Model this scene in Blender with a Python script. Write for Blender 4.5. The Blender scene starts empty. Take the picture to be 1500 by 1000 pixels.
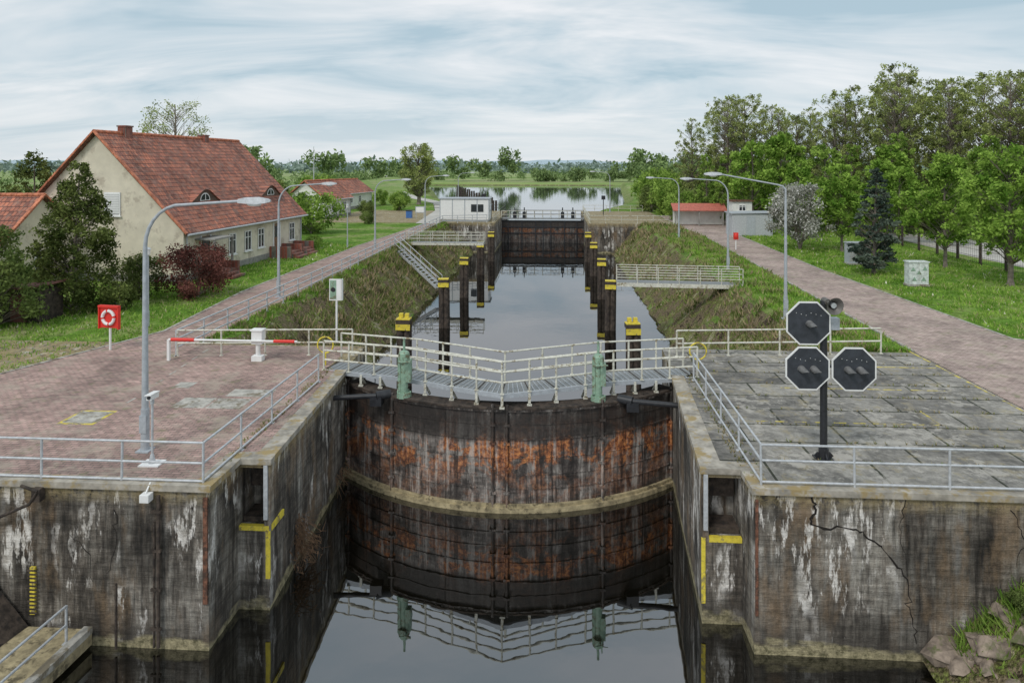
import bpy, math, random
import numpy as np
from mathutils import Vector
sc=bpy.context.scene
sc.view_settings.view_transform='Standard'; sc.view_settings.look='None'; sc.view_settings.exposure=0
# ------------------------------------------------------------------ node helpers
def N(nt,typ,_p=None,**inp):
    n=nt.nodes.new(typ)
    for k,v in (_p or {}).items(): setattr(n,k,v)
    for k,v in inp.items():
        s=n.inputs[int(k[1:])] if (k[0]=='i' and k[1:].isdigit()) else n.inputs[k.replace('_',' ')]
        if isinstance(v,bpy.types.NodeSocket): nt.links.new(v,s)
        else: s.default_value=v
    return n
def c4(c): return (c[0],c[1],c[2],1.0)
def ramp(nt,fac,stops,interp='LINEAR'):
    n=nt.nodes.new('ShaderNodeValToRGB'); nt.links.new(fac,n.inputs[0])
    cr=n.color_ramp; cr.interpolation=interp
    while len(cr.elements)>1: cr.elements.remove(cr.elements[-1])
    first=True
    for p,c in stops:
        if not isinstance(c,(tuple,list)): c=(c,c,c)
        if first: e=cr.elements[0]; e.position=p; first=False
        else: e=cr.elements.new(p)
        e.color=c4(c)
    return n.outputs[0]
def mixc(nt,f,a,b,mode='MIX'):
    n=nt.nodes.new('ShaderNodeMixRGB'); n.blend_type=mode
    for i,v in enumerate((f,a,b)):
        s=n.inputs[i]
        if isinstance(v,bpy.types.NodeSocket): nt.links.new(v,s)
        elif isinstance(v,(tuple,list)): s.default_value=c4(v)
        elif i==0: s.default_value=v
        else: s.default_value=(v,v,v,1)
    return n.outputs[0]
def mul(nt,a,b): return N(nt,'ShaderNodeMath',{'operation':'MULTIPLY'},i0=a,i1=b).outputs[0]
def add_(nt,a,b): return N(nt,'ShaderNodeMath',{'operation':'ADD'},i0=a,i1=b).outputs[0]
def mr(nt,v,a,b,c=0.,d=1.): return N(nt,'ShaderNodeMapRange',Value=v,i1=float(a),i2=float(b),i3=float(c),i4=float(d)).outputs[0]
def newmat(name):
    m=bpy.data.materials.new(name); m.use_nodes=True; nt=m.node_tree
    b=nt.nodes['Principled BSDF']; return m,nt,b
def pos(nt,scale=(1,1,1),obj=False,loc=(0,0,0)):
    if obj: s=N(nt,'ShaderNodeTexCoord').outputs['Object']
    else: s=N(nt,'ShaderNodeNewGeometry').outputs['Position']
    return N(nt,'ShaderNodeMapping',Vector=s,Scale=scale,Location=loc).outputs[0]
def noise(nt,vec,scale,detail=4,rough=.6,dist=0):
    return N(nt,'ShaderNodeTexNoise',Vector=vec,Scale=scale,Detail=float(min(detail,5)),Roughness=rough,Distortion=float(dist)).outputs['Fac']
def bump(nt,b,h,strength=.3,dist=.02):
    n=N(nt,'ShaderNodeBump',Height=h,Strength=strength,Distance=dist); nt.links.new(n.outputs[0],b.inputs['Normal'])
def simple(name,col,rough=.6,metal=0,var=.25,scale=6,bumps=0,dirt=None,dth=.53):
    m,nt,b=newmat(name); p=pos(nt,obj=True)
    f=noise(nt,p,scale,3,.65)
    a=tuple(c*(1-var) for c in col); d=tuple(min(1,c*(1+var)) for c in col)
    c=ramp(nt,f,[(.35,a),(.65,d)])
    if dirt:
        f2=noise(nt,p,scale*.6,4,.75); c=mixc(nt,ramp(nt,f2,[(dth,0),(dth+.1,1)]),c,dirt)
    nt.links.new(c,b.inputs['Base Color']); b.inputs['Roughness'].default_value=rough; b.inputs['Metallic'].default_value=metal
    if bumps: bump(nt,b,f,bumps,.02)
    return m
# ------------------------------------------------------------------ materials
def m_wall():
    m,nt,b=newmat('stained_concrete'); P=pos(nt)
    z=N(nt,'ShaderNodeSeparateXYZ',Vector=P).outputs[2]
    s1=noise(nt,pos(nt,(1,1,.16)),1.5,5,.75); s2=noise(nt,pos(nt,(1,1,.05)),7,4,.7)
    hb=noise(nt,pos(nt,(.1,.1,1)),7,4,.6); big=noise(nt,P,.6,4,.6,.4); fine=noise(nt,P,4.5,5,.75)
    c=ramp(nt,s1,[(.34,(.04,.034,.028)),(.43,(.13,.11,.09)),(.5,(.25,.22,.185)),(.58,(.4,.37,.32)),(.68,(.56,.53,.49))])
    c=mixc(nt,.85,c,ramp(nt,s2,[(.36,.3),(.5,.9),(.62,1.0)]),'MULTIPLY')
    c=mixc(nt,.85,c,ramp(nt,big,[(.38,.3),(.5,.85),(.6,1.0)]),'MULTIPLY')
    c=mixc(nt,.6,c,ramp(nt,hb,[(.38,.45),(.55,1.0)]),'MULTIPLY')
    c=mixc(nt,.55,c,ramp(nt,fine,[(.35,.35),(.58,1.0)]),'MULTIPLY')
    st=noise(nt,pos(nt,(1,1,.3),loc=(7,3,1)),.9,5,.65)
    c=mixc(nt,ramp(nt,st,[(.5,0),(.62,.7)]),c,mixc(nt,1.,ramp(nt,fine,[(.35,.45),(.6,1.)]),(.25,.17,.1),'MULTIPLY'))
    ef=noise(nt,pos(nt,(1,1,.22),loc=(3,9,2)),2.6,5,.75); efm=noise(nt,pos(nt,(1,1,.8),loc=(1,2,5)),.75,2,.5)
    e=mul(nt,ramp(nt,ef,[(.52,0),(.57,1)]),ramp(nt,efm,[(.49,0),(.56,1)]))
    c=mixc(nt,e,c,ramp(nt,fine,[(.38,(.38,.35,.31)),(.55,(.72,.69,.65))]))
    tm=mul(nt,mr(nt,z,-.5,-.04),ramp(nt,fine,[(.4,0),(.52,.85)])); c=mixc(nt,tm,c,(.34,.27,.13))
    ln=noise(nt,pos(nt,(.4,.4,1)),3,3,.5); zz=add_(nt,z,mr(nt,ln,.3,.7,-.2,.2))
    c=mixc(nt,mr(nt,zz,-2.9,-3.5,0,.6),c,(.04,.034,.027))
    c=mixc(nt,mr(nt,zz,-3.52,-3.66),c,ramp(nt,fine,[(.38,(.1,.09,.045)),(.58,(.38,.33,.2))]))
    nt.links.new(c,b.inputs['Base Color']); b.inputs['Roughness'].default_value=.88
    bump(nt,b,add_(nt,fine,add_(nt,hb,s1)),.9,.06)
    return m
def m_slab():
    m,nt,b=newmat('concrete_slabs'); P=pos(nt)
    br=N(nt,'ShaderNodeTexBrick',{'offset':.5},Vector=P,Color1=(.42,.395,.35,1),Color2=(.25,.235,.21,1),Mortar=(.045,.05,.025,1),Scale=1.,Mortar_Size=.04,Mortar_Smooth=.3,Brick_Width=2.6,Row_Height=1.25,Bias=0.)
    f=noise(nt,P,.8,5,.7,.5); f2=noise(nt,P,5,5,.75)
    c=mixc(nt,.85,br.outputs[0],ramp(nt,f,[(.38,.32),(.5,.75),(.6,1.0)]),'MULTIPLY')
    c=mixc(nt,.75,c,ramp(nt,f2,[(.35,.4),(.6,1.0)]),'MULTIPLY')
    g=noise(nt,P,1.6,5,.75)
    c=mixc(nt,ramp(nt,g,[(.54,0),(.62,.55)]),c,(.3,.25,.14))
    g=noise(nt,pos(nt,loc=(5,5,5)),1.1,5,.75)
    c=mixc(nt,ramp(nt,g,[(.55,0),(.6,.6)]),c,(.46,.43,.38))
    nt.links.new(c,b.inputs['Base Color']); b.inputs['Roughness'].default_value=.8
    bump(nt,b,f2,.5,.02); return m
def m_brick(name,c1,c2,mort,w=.24,h=.12,ms=.012,patch=True):
    m,nt,b=newmat(name); P=pos(nt)
    br=N(nt,'ShaderNodeTexBrick',{'offset':.5},Vector=P,Color1=c4(c1),Color2=c4(c2),Mortar=c4(mort),Scale=1.,Mortar_Size=ms,Mortar_Smooth=.2,Brick_Width=w,Row_Height=h,Bias=0.)
    f=noise(nt,P,.35,4,.65,.4); f2=noise(nt,P,3,5,.7)
    c=mixc(nt,.9,br.outputs[0],ramp(nt,f,[(.38,.6),(.6,1.0)]),'MULTIPLY')
    c=mixc(nt,.8,c,ramp(nt,f2,[(.35,.5),(.6,1.0)]),'MULTIPLY')
    if patch:
        g=noise(nt,P,.9,5,.75)
        c=mixc(nt,ramp(nt,g,[(.5,0),(.62,.6)]),c,(.4,.34,.27))
        g=noise(nt,pos(nt,loc=(9,4,0)),1.4,5,.75); c=mixc(nt,ramp(nt,g,[(.57,0),(.65,.6)]),c,(.17,.18,.08))
    nt.links.new(c,b.inputs['Base Color']); b.inputs['Roughness'].default_value=.85
    bump(nt,b,br.outputs['Fac'],-.4,.01); return m
def m_gate(name='rusty_gate_steel',k=1.):
    m,nt,b=newmat(name); P=pos(nt)
    z=N(nt,'ShaderNodeSeparateXYZ',Vector=P).outputs[2]; h=mr(nt,z,-3.8,-.5)
    s=noise(nt,pos(nt,(1,1,.45)),1.5,5,.75,.3); hb=noise(nt,pos(nt,(.16,.16,1)),5,4,.7); st=noise(nt,pos(nt,(1,1,.06)),6,4,.7); fi=noise(nt,P,7,5,.75)
    c=ramp(nt,s,[(.36,(.04*k,.033*k,.03*k)),(.46,(.12*k,.1*k,.09*k)),(.54,(.24*k,.21*k,.19*k)),(.64,(.4*k,.37*k,.34*k))])
    c=mixc(nt,.9,c,ramp(nt,hb,[(.38,.35),(.5,.8),(.6,1.0)]),'MULTIPLY')
    r=noise(nt,pos(nt,(.8,.8,.9),loc=(4,1,3)),.95,5,.72,.5)
    band=ramp(nt,h,[(.0,.1),(.3,.4),(.5,1),(.66,1),(.72,.35),(1,.12)])
    rm=mul(nt,ramp(nt,r,[(.46,0),(.53,1)]),band)
    c=mixc(nt,rm,c,ramp(nt,fi,[(.36,(.1*k,.035*k,.022*k)),(.48,(.32*k,.11*k,.045*k)),(.6,(.6*k,.24*k,.08*k))]))
    c=mixc(nt,mul(nt,ramp(nt,st,[(.53,0),(.61,.8)]),ramp(nt,s,[(.4,0),(.55,1)])),c,(.5*k,.46*k,.42*k))
    c=mixc(nt,ramp(nt,st,[(.38,.8),(.45,0)]),c,(.025,.02,.018))
    c=mixc(nt,ramp(nt,add_(nt,h,mr(nt,s,.3,.7,-.08,.08)),[(.66,0),(.72,.8),(.95,.85),(1,.4)]),c,(.03,.025,.022))
    c=mixc(nt,.5,c,ramp(nt,fi,[(.35,.4),(.6,1.)]),'MULTIPLY')
    nt.links.new(c,b.inputs['Base Color']); b.inputs['Roughness'].default_value=.6
    bump(nt,b,add_(nt,s,fi),.6,.03); return m
def m_ground():
    m,nt,b=newmat('grass_ground'); g=N(nt,'ShaderNodeNewGeometry'); P=g.outputs['Position']
    f=noise(nt,P,.22,5,.7,.4); f2=noise(nt,P,2.5,4,.7); f3=noise(nt,P,14.,2,.7)
    c=ramp(nt,f,[(.38,(.12,.25,.03)),(.48,(.19,.35,.05)),(.55,(.3,.4,.11)),(.63,(.38,.4,.18))])
    c=mixc(nt,.8,c,ramp(nt,f2,[(.36,.4),(.6,1.0)]),'MULTIPLY')
    c=mixc(nt,.65,c,ramp(nt,f3,[(.35,.4),(.6,1.0)]),'MULTIPLY')
    sx=N(nt,'ShaderNodeSeparateXYZ',Vector=P)
    fld=noise(nt,pos(nt,(.006,.02,1)),1.,3,.5)
    fc=ramp(nt,fld,[(.36,(.16,.25,.07)),(.44,(.3,.36,.14)),(.5,(.2,.3,.1)),(.56,(.36,.36,.2)),(.64,(.22,.32,.12))])
    c=mixc(nt,mr(nt,sx.outputs[1],120,280,0,.85),c,fc)
    c=mixc(nt,mr(nt,sx.outputs[1],450,2600,0,.8),c,(.4,.47,.47))  # distance haze mixed into the far ground colour
    nz=N(nt,'ShaderNodeSeparateXYZ',Vector=g.outputs['True Normal']).outputs[2]
    sl=ramp(nt,nz,[(.8,1),(.96,0)])
    s_=ramp(nt,noise(nt,P,.85,5,.78,.3),[(.38,(.07,.055,.035)),(.45,(.28,.22,.14)),(.5,(.14,.13,.06)),(.56,(.23,.27,.07)),(.62,(.42,.36,.26))])
    s_=mixc(nt,.85,s_,ramp(nt,f3,[(.38,.25),(.58,1.0)]),'MULTIPLY')
    c=mixc(nt,sl,c,s_)
    nt.links.new(c,b.inputs['Base Color']); b.inputs['Roughness'].default_value=.95; b.inputs['Specular IOR Level'].default_value=.1
    bump(nt,b,f3,.8,.08); return m
def m_water(name,deep,k=.08,ior=2.0):
    m=bpy.data.materials.new(name); m.use_nodes=True; nt=m.node_tree; nt.nodes.clear()
    h=noise(nt,pos(nt,(1,1,1)),1.3,2,.5)
    bm=N(nt,'ShaderNodeBump',Height=h,Strength=k,Distance=.05).outputs[0]
    fr=N(nt,'ShaderNodeFresnel',IOR=ior,Normal=bm).outputs[0]
    d=N(nt,'ShaderNodeBsdfDiffuse',Color=c4(deep)); g=N(nt,'ShaderNodeBsdfGlossy',Color=(.95,.97,1,1),Roughness=.01,Normal=bm)
    mx=N(nt,'ShaderNodeMixShader',i0=fr,i1=d.outputs[0],i2=g.outputs[0]); N(nt,'ShaderNodeOutputMaterial',Surface=mx.outputs[0]); return m
def m_leaf(name,dark,light,trans=.25,spot=None):
    m=bpy.data.materials.new(name); m.use_nodes=True; nt=m.node_tree; nt.nodes.clear()
    g=N(nt,'ShaderNodeNewGeometry'); r=g.outputs['Random Per Island']
    cl=noise(nt,g.outputs['Position'],.8,0,.5)
    f=add_(nt,mul(nt,r,.5),mr(nt,cl,.35,.65,0,.5))
    mid=tuple((a+b_)/2 for a,b_ in zip(dark,light))
    c=ramp(nt,f,[(.1,dark),(.5,mid),(.9,light)])
    if spot: c=mixc(nt,ramp(nt,r,[(spot[0]-.01,0),(spot[0],1)]),c,spot[1])
    d=N(nt,'ShaderNodeBsdfDiffuse',Color=c); t=N(nt,'ShaderNodeBsdfTranslucent',Color=c)
    mx=N(nt,'ShaderNodeMixShader',i0=trans,i1=d.outputs[0],i2=t.outputs[0]); N(nt,'ShaderNodeOutputMaterial',Surface=mx.outputs[0]); return m
def m_roof():
    m,nt,b=newmat('roof_tiles'); tc=N(nt,'ShaderNodeTexCoord').outputs['Object']
    s=N(nt,'ShaderNodeSeparateXYZ',Vector=tc)
    v=N(nt,'ShaderNodeCombineXYZ',X=s.outputs[1],Y=s.outputs[2],Z=0.).outputs[0]
    br=N(nt,'ShaderNodeTexBrick',{'offset':.5},Vector=v,Color1=(.62,.22,.13,1),Color2=(.26,.105,.08,1),Mortar=(.07,.03,.025,1),Scale=1.,Mortar_Size=.026,Mortar_Smooth=.5,Brick_Width=.26,Row_Height=.26,Bias=-.1)
    f=noise(nt,tc,.5,4,.7,.5); f2=noise(nt,tc,2.6,5,.75)
    c=mixc(nt,.9,br.outputs[0],ramp(nt,f,[(.38,.5),(.6,1.0)]),'MULTIPLY')
    c=mixc(nt,ramp(nt,f2,[(.5,0),(.6,.6)]),c,(.3,.19,.15))
    nt.links.new(c,b.inputs['Base Color']); b.inputs['Roughness'].default_value=.8
    bump(nt,b,br.outputs['Fac'],-.8,.05); return m
WALL=m_wall(); SLAB=m_slab(); GATE=m_gate(); GATE2=m_gate('dark_gate_steel',.4); GROUND=m_ground(); ROOF=m_roof()
PAVE=m_brick('red_paving',(.62,.41,.36),(.43,.28,.245),(.22,.19,.155))
PAVE2=m_brick('path_paving',(.66,.5,.45),(.48,.35,.31),(.28,.24,.19))
REDBR=m_brick('red_brick',(.42,.13,.09),(.28,.09,.06),(.25,.23,.2),.24,.08,.012,False)
WAT=m_water('lock_water',(.004,.0035,.002),.045,2.9); WAT2=m_water('river_water',(.05,.055,.05),.12,2.5)
GALV=simple('galvanised_steel',(.5,.52,.54),.5,.15,.15,9)
GREYP=simple('grey_paint',(.4,.43,.46),.5,0,.12,8)
CREAMR=simple('weathered_cream_paint',(.62,.61,.53),.6,0,.15,7,0,(.26,.21,.12),.54)
BLACK=simple('black_steel',(.022,.023,.027),.45,0,.3,6)
DARK=simple('dark_timber',(.06,.045,.035),.85,0,.6,5,.4,(.025,.02,.018))
YEL=simple('yellow_paint',(.72,.58,.06),.7,0,.15,8,0,(.28,.23,.1),.53)
WORNY=simple('worn_yellow_paint',(.62,.5,.08),.8,0,.2,6,0,(.25,.22,.16),.46)
GREEN=simple('green_machine_paint',(.25,.38,.28),.5,0,.2,7,0,(.16,.14,.08),.52)
WHITE=simple('white_paint',(.8,.8,.79),.5,0,.05,4)
CREAM=simple('cream_render',(.68,.62,.5),.9,0,.08,1.2,.1,(.5,.44,.35),.53)
RENDG=simple('white_render',(.74,.74,.7),.9,0,.1,1.2,.1)
RED=simple('red_paint',(.7,.035,.025),.5,0,.08,4)
RUST=simple('rust',(.17,.075,.045),.85,0,.5,9,.3,(.06,.035,.025),.5)
CONC=simple('light_concrete',(.4,.38,.34),.85,0,.3,3,.3,(.2,.17,.12),.5)
COPE=simple('lichen_coping',(.36,.33,.28),.9,0,.35,2.2,.4,(.33,.25,.12),.5)
BARK=simple('bark',(.2,.17,.14),.95,0,.35,5)
PLINTH=simple('grey_plinth',(.28,.27,.25),.9,0,.2,3)
TIMBER=simple('algae_timber',(.36,.3,.18),.85,0,.35,4,.3,(.12,.1,.06))
GRATE=simple('walkway_grating',(.24,.25,.25),.6,.1,.45,30,.3)
ROCK=simple('rock',(.24,.19,.15),.9,0,.5,3,.6,(.13,.14,.06))
DIRTM=simple('dry_twigs',(.2,.12,.07),.95,0,.4,8)
CRACK=simple('crack_shadow_gap',(.015,.012,.01),1,0,.2,4,0)
GLASSM=simple('window_glass',(.04,.045,.05),.08,0,.2,2,0)
L_MAPLE=m_leaf('maple_leaves',(.09,.19,.025),(.38,.55,.11))
L_TALL=m_leaf('spring_leaves',(.15,.19,.06),(.5,.56,.2),.35)
L_MIST=m_leaf('mistletoe',(.05,.07,.02),(.15,.18,.06))
L_DARK=m_leaf('thuja_leaves',(.035,.055,.015),(.19,.23,.07),.12)
L_SPRUCE=m_leaf('spruce_needles',(.035,.055,.045),(.17,.21,.16),.12)
L_PURP=m_leaf('purple_leaves',(.06,.025,.022),(.26,.11,.09),.2)
L_BLOS=m_leaf('blossom_leaves',(.16,.17,.12),(.5,.5,.45),.2,(.78,(.75,.73,.7)))
L_FAR=m_leaf('distant_leaves',(.11,.17,.07),(.3,.4,.16),.2)
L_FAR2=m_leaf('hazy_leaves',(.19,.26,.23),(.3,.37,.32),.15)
L_GRASS=m_leaf('grass_blades',(.12,.25,.03),(.38,.56,.11),.3,(.9,(.48,.45,.22)))
L_WEED=m_leaf('weeds',(.1,.13,.035),(.33,.4,.12),.3,(.5,(.4,.32,.19)))
L_BUSH=m_leaf('bush_leaves',(.1,.19,.03),(.38,.53,.12))
L_OLIVE=m_leaf('olive_leaves',(.08,.12,.035),(.28,.35,.11))
L_FLOW=m_leaf('daisy_petals',(.6,.6,.45),(.8,.78,.6),.1)
# ------------------------------------------------------------------ mesh builder
class MB:
    def __init__(s): s.v=[];s.f=[];s.m=[];s.s=[]
    def add(s,vs,fs,mi=0,sm=False):
        o=len(s.v); s.v.extend([tuple(p) for p in vs])
        for f in fs: s.f.append(tuple(i+o for i in f)); s.m.append(mi); s.s.append(sm)
    def box(s,a,b,mi=0):
        x0,y0,z0=a;x1,y1,z1=b
        s.add([(x0,y0,z0),(x1,y0,z0),(x1,y1,z0),(x0,y1,z0),(x0,y0,z1),(x1,y0,z1),(x1,y1,z1),(x0,y1,z1)],
              [(0,3,2,1),(4,5,6,7),(0,1,5,4),(1,2,6,5),(2,3,7,6),(3,0,4,7)],mi)
    def cbox(s,c,d,mi=0): s.box([c[i]-d[i]/2 for i in range(3)],[c[i]+d[i]/2 for i in range(3)],mi)
    def beam(s,p0,p1,w,h,mi=0):
        p0=Vector(p0);p1=Vector(p1);d=(p1-p0).normalized(); up=Vector((0,0,1))
        if abs(d.z)>.95: up=Vector((0,1,0))
        a=d.cross(up).normalized()*w/2; b=a.cross(d).normalized()*h/2
        vs=[p0-a-b,p0+a-b,p0+a+b,p0-a+b,p1-a-b,p1+a-b,p1+a+b,p1-a+b]
        s.add(vs,[(0,3,2,1),(4,5,6,7),(0,1,5,4),(1,2,6,5),(2,3,7,6),(3,0,4,7)],mi)
    def tube(s,p0,p1,r0,r1=None,n=8,mi=0,caps=True):
        r1=r0 if r1 is None else r1
        p0=Vector(p0);p1=Vector(p1);d=(p1-p0)
        if d.length<1e-6: return
        d.normalize(); up=Vector((0,0,1)) if abs(d.z)<.9 else Vector((1,0,0))
        a=d.cross(up).normalized(); b=d.cross(a)
        A=[p0+(a*math.cos(2*math.pi*i/n)+b*math.sin(2*math.pi*i/n))*r0 for i in range(n)]
        B=[p1+(a*math.cos(2*math.pi*i/n)+b*math.sin(2*math.pi*i/n))*r1 for i in range(n)]
        s.add(A+B,[(i,(i+1)%n,n+(i+1)%n,n+i) for i in range(n)],mi,True)
        if caps: s.add(A,[tuple(range(n))],mi); s.add(B,[tuple(reversed(range(n)))],mi)
    def path(s,pts,r,n=8,mi=0,r1=None):
        k=len(pts)-1
        for i in range(k):
            ra=r if r1 is None else r+(r1-r)*i/k; rb=r if r1 is None else r+(r1-r)*(i+1)/k
            s.tube(pts[i],pts[i+1],ra,rb,n,mi)
    def prism(s,poly,z0,z1,mi=0,top=None):
        n=len(poly); ar=sum(poly[i][0]*poly[(i+1)%n][1]-poly[(i+1)%n][0]*poly[i][1] for i in range(n))
        if ar<0: poly=poly[::-1]
        vs=[(x,y,z0) for x,y in poly]+[(x,y,z1) for x,y in poly]
        s.add(vs,[(i,(i+1)%n,n+(i+1)%n,n+i) for i in range(n)]+[tuple(reversed(range(n)))],mi)
        s.add([(x,y,z1) for x,y in poly],[tuple(range(n))],mi if top is None else top)
    def ell(s,c,r,n=10,mi=0):
        vs=[];fs=[];k=n//2+1
        for j in range(k+1):
            t=math.pi*j/k
            for i in range(n):
                a=2*math.pi*i/n; vs.append((c[0]+r[0]*math.sin(t)*math.cos(a),c[1]+r[1]*math.sin(t)*math.sin(a),c[2]+r[2]*math.cos(t)))
        for j in range(k):
            for i in range(n): fs.append((j*n+i,(j+1)*n+i,(j+1)*n+(i+1)%n,j*n+(i+1)%n))
        s.add(vs,fs,mi,True)
    def mesh(s,name,mats):
        me=bpy.data.meshes.new(name); me.from_pydata(s.v,[],s.f)
        for m in mats: me.materials.append(m)
        me.polygons.foreach_set('material_index',s.m); me.polygons.foreach_set('use_smooth',s.s); me.update(); return me
    def obj(s,name,mats,loc=(0,0,0),rz=0,parent=None,bevel=0):
        o=bpy.data.objects.new(name,s.mesh(name,mats)); o.location=loc; o.rotation_euler=(0,0,rz); sc.collection.objects.link(o)
        if parent: o.parent=parent
        if bevel:
            md=o.modifiers.new('b','BEVEL'); md.width=bevel; md.segments=2; md.limit_method='ANGLE'
        return o
def empty(name,loc=(0,0,0),rz=0):
    o=bpy.data.objects.new(name,None); o.location=loc; o.rotation_euler=(0,0,rz); sc.collection.objects.link(o); return o
# ------------------------------------------------------------------ ground
RY=np.array([111,118,139,160,232,300,310.]); RL=np.array([-8,-10,-18,-27,-42,-58,-60.]); RR=np.array([4.6,6,13,16,22,28,28.])
def gz(x,y):
    z=np.full_like(x,-.03)
    zl=-(x+14.2)*1.06; zr=(x-11.)*1.0
    ch=np.clip(np.maximum(zl,zr),-5.5,-.03)
    wob=.14*np.sin(x*2.1+y*1.3)+.12*np.sin(y*2.7-x)+.1*np.sin(y*.9+x*3.1)
    ch=np.where((ch<-.2)&(ch>-5.4),ch+wob,ch)
    z=np.where((y>27)&(y<88.5),ch,z)
    head=((y>15.8)&(y<=27))|((y>=88.5)&(y<111.5))
    z=np.where(head&(x>-9.2)&(x<6),-6.,z)
    zb=np.clip((x-8.35)*.88-3.8,-6,-.2); zb=np.where(zb>-5,zb+wob*.6,zb)
    zlft=np.where(x>-20,-6.,-.03)
    z=np.where((x>0)&(y<=16.2),zb,z); z=np.where((x<=0)&(y<=15.8),zlft,z)
    l=np.interp(y,RY,RL); r=np.interp(y,RY,RR)
    up=np.clip(np.maximum((l-x)*.5,(x-r)*.5)-1.2,-3.,-.03)
    up=np.where(y>300,np.clip((y-300)*.3-1.5,up,-.03),up)
    z=np.where((y>=111.5)&(y<310),up,z)
    z=z+np.where((y>105),2.2*np.exp(-((x+52+(y-105)*.12)/9.)**2)*np.clip((y-105)/40,0,1),0)
    return z
def geo(a,b,s,g):
    out=[];p=a;
    while p<b: out.append(p); p+=s; s*=g
    out.append(b); return out
xs=sorted(set([round(v,3) for v in np.arange(-60,-18,1.)]+[round(v,3) for v in np.arange(-18,18,.4)]+[round(v,3) for v in np.arange(18,50,1.)]+geo(50,3500,1.5,1.2)+[-v for v in geo(61,3500,1.5,1.12)]))
ys=sorted(set([round(v,3) for v in np.arange(-12,14,2.)]+[round(v,3) for v in np.arange(14,30,.5)]+[round(v,3) for v in np.arange(30,125,.8)]+[round(v,3) for v in np.arange(125,320,3.)]+geo(320,5000,4,1.2)))
X,Y=np.meshgrid(np.array(xs),np.array(ys)); Z=gz(X,Y)
nx=len(xs);ny=len(ys)
vs=np.stack([X.ravel(),Y.ravel(),Z.ravel()],1)
ii=np.arange((ny-1)*(nx-1)); jj=ii//(nx-1)*nx+ii%(nx-1)
fs=np.stack([jj,jj+1,jj+1+nx,jj+nx],1)
me=bpy.data.meshes.new('ground'); me.from_pydata(vs.tolist(),[],fs.tolist()); me.materials.append(GROUND)
me.polygons.foreach_set('use_smooth',[True]*len(me.polygons))
o=bpy.data.objects.new('ground',me); sc.collection.objects.link(o)
# ------------------------------------------------------------------ water
b=MB(); b.add([(-40,-12,-3.8),(40,-12,-3.8),(40,99.9,-3.8),(-40,99.9,-3.8)],[(0,1,2,3)]); b.obj('lock_water',[WAT])
b=MB(); b.add([(-90,100.3,-1.2),(90,100.3,-1.2),(90,312,-1.2),(-90,312,-1.2)],[(0,1,2,3)]); b.obj('river_water',[WAT2])
# ------------------------------------------------------------------ near lock head
def head(name,full,notch,slabtop,mats):
    b=MB(); b.prism(full,-6.5,-1.7,0); b.prism(notch,-1.7,-.22,0); b.prism(full,-.22,0,0,slabtop); return b.obj(name,mats)
Lf=[(-24,15.3),(-8.0,15.3),(-8.0,16.8),(-7.2,16.8),(-7.6,24.3),(-8.3,24.4),(-8.3,25.4),(-7.7,25.5),(-7.8,27.6),(-24,27.6)]
Ln=[(-24,15.3),(-8.0,15.3),(-8.0,17.7),(-7.34,17.7),(-7.34,16.8),(-7.2,16.8)]+Lf[4:]
head('lock_wall',Lf,Ln,0,[WALL])
Rf=[(14.2,16.0),(4.55,16.0),(4.55,17.0),(3.58,17.0),(4.12,24.4),(4.8,24.5),(4.8,25.5),(4.2,25.6),(4.3,28.0),(14.2,28.0)]
Rn=[(14.2,16.0),(4.55,16.0),(4.55,17.9),(3.74,17.9),(3.74,17.0),(3.58,17.0)]+Rf[4:]
head('lock_wall',Rf,Rn,1,[WALL,SLAB])
b=MB(); b.box((14.2,16.02,-6),(40,16.6,-.002)); b.obj('retaining_wall',[WALL])
b=MB()
b.prism([(-24,15.23),(-7.93,15.23),(-7.93,15.6),(-24,15.6)],-.13,.025)
b.prism([(-8.4,15.6),(-7.93,15.6),(-7.93,16.73),(-7.14,16.73),(-7.54,24.3),(-7.95,24.3),(-7.65,17.2),(-8.4,17.1)],-.13,.026)
b.obj('coping_stones',[COPE],bevel=.02)
b=MB()
b.prism([(4.48,15.93),(14.2,15.93),(14.2,16.25),(4.48,16.25)],-.13,.025)
b.prism([(4.48,16.25),(4.95,16.25),(4.95,17.3),(4.1,17.4),(4.5,24.4),(4.06,24.4),(3.52,16.93),(4.48,16.93)],-.13,.026)
b.obj('coping_stones',[COPE],bevel=.02)
for sx,x0,x1,yy in ((1,-8.0,-7.34,16.8),(-1,4.55,3.74,17.0)):
    b=MB(); lo,hi=min(x0,x1),max(x0,x1)
    b.box((lo+.01,yy-.02,-1.8),(hi+.12 if sx>0 else hi-.01,yy+.1,-1.68))
    if sx>0: b.box((-7.3,yy-.02,-3.0),(-7.19,yy+.03,-1.81)); b.box((-7.3,yy+.11,-1.85),(-7.19,yy+.9,-1.69))
    else: b.box((3.565,yy-.02,-3.3),(3.66,yy+.03,-1.7))
    b.obj('yellow_safety_edge',[YEL])
    b=MB(); xm=-7.29 if sx>0 else 3.66
    b.box((xm-.05,yy-.06,-1.5),(xm+.05,yy-.003,.02)); b.obj('guide_rail',[GALV])
    b=MB(); b.box((lo+.03,yy+.2,-1.69),(hi-.03,yy+.85,-1.55)); b.box((lo+.05,yy+.6,-.95),(hi-.05,yy+.88,-.3)); b.obj('niche_ledge',[DARK])
b=MB(); b.tube((-9.15,15.2,-3.7),(-9.15,15.2,-.2),.045); b.tube((-9.25,15.2,-3.7),(-9.25,15.2,-.8),.03)
for z in (-.6,-1.5,-2.4,-3.3): b.box((-9.32,15.16,z),(-9.08,15.22,z+.06))
b.obj('wall_pipe',[DARK])
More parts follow.
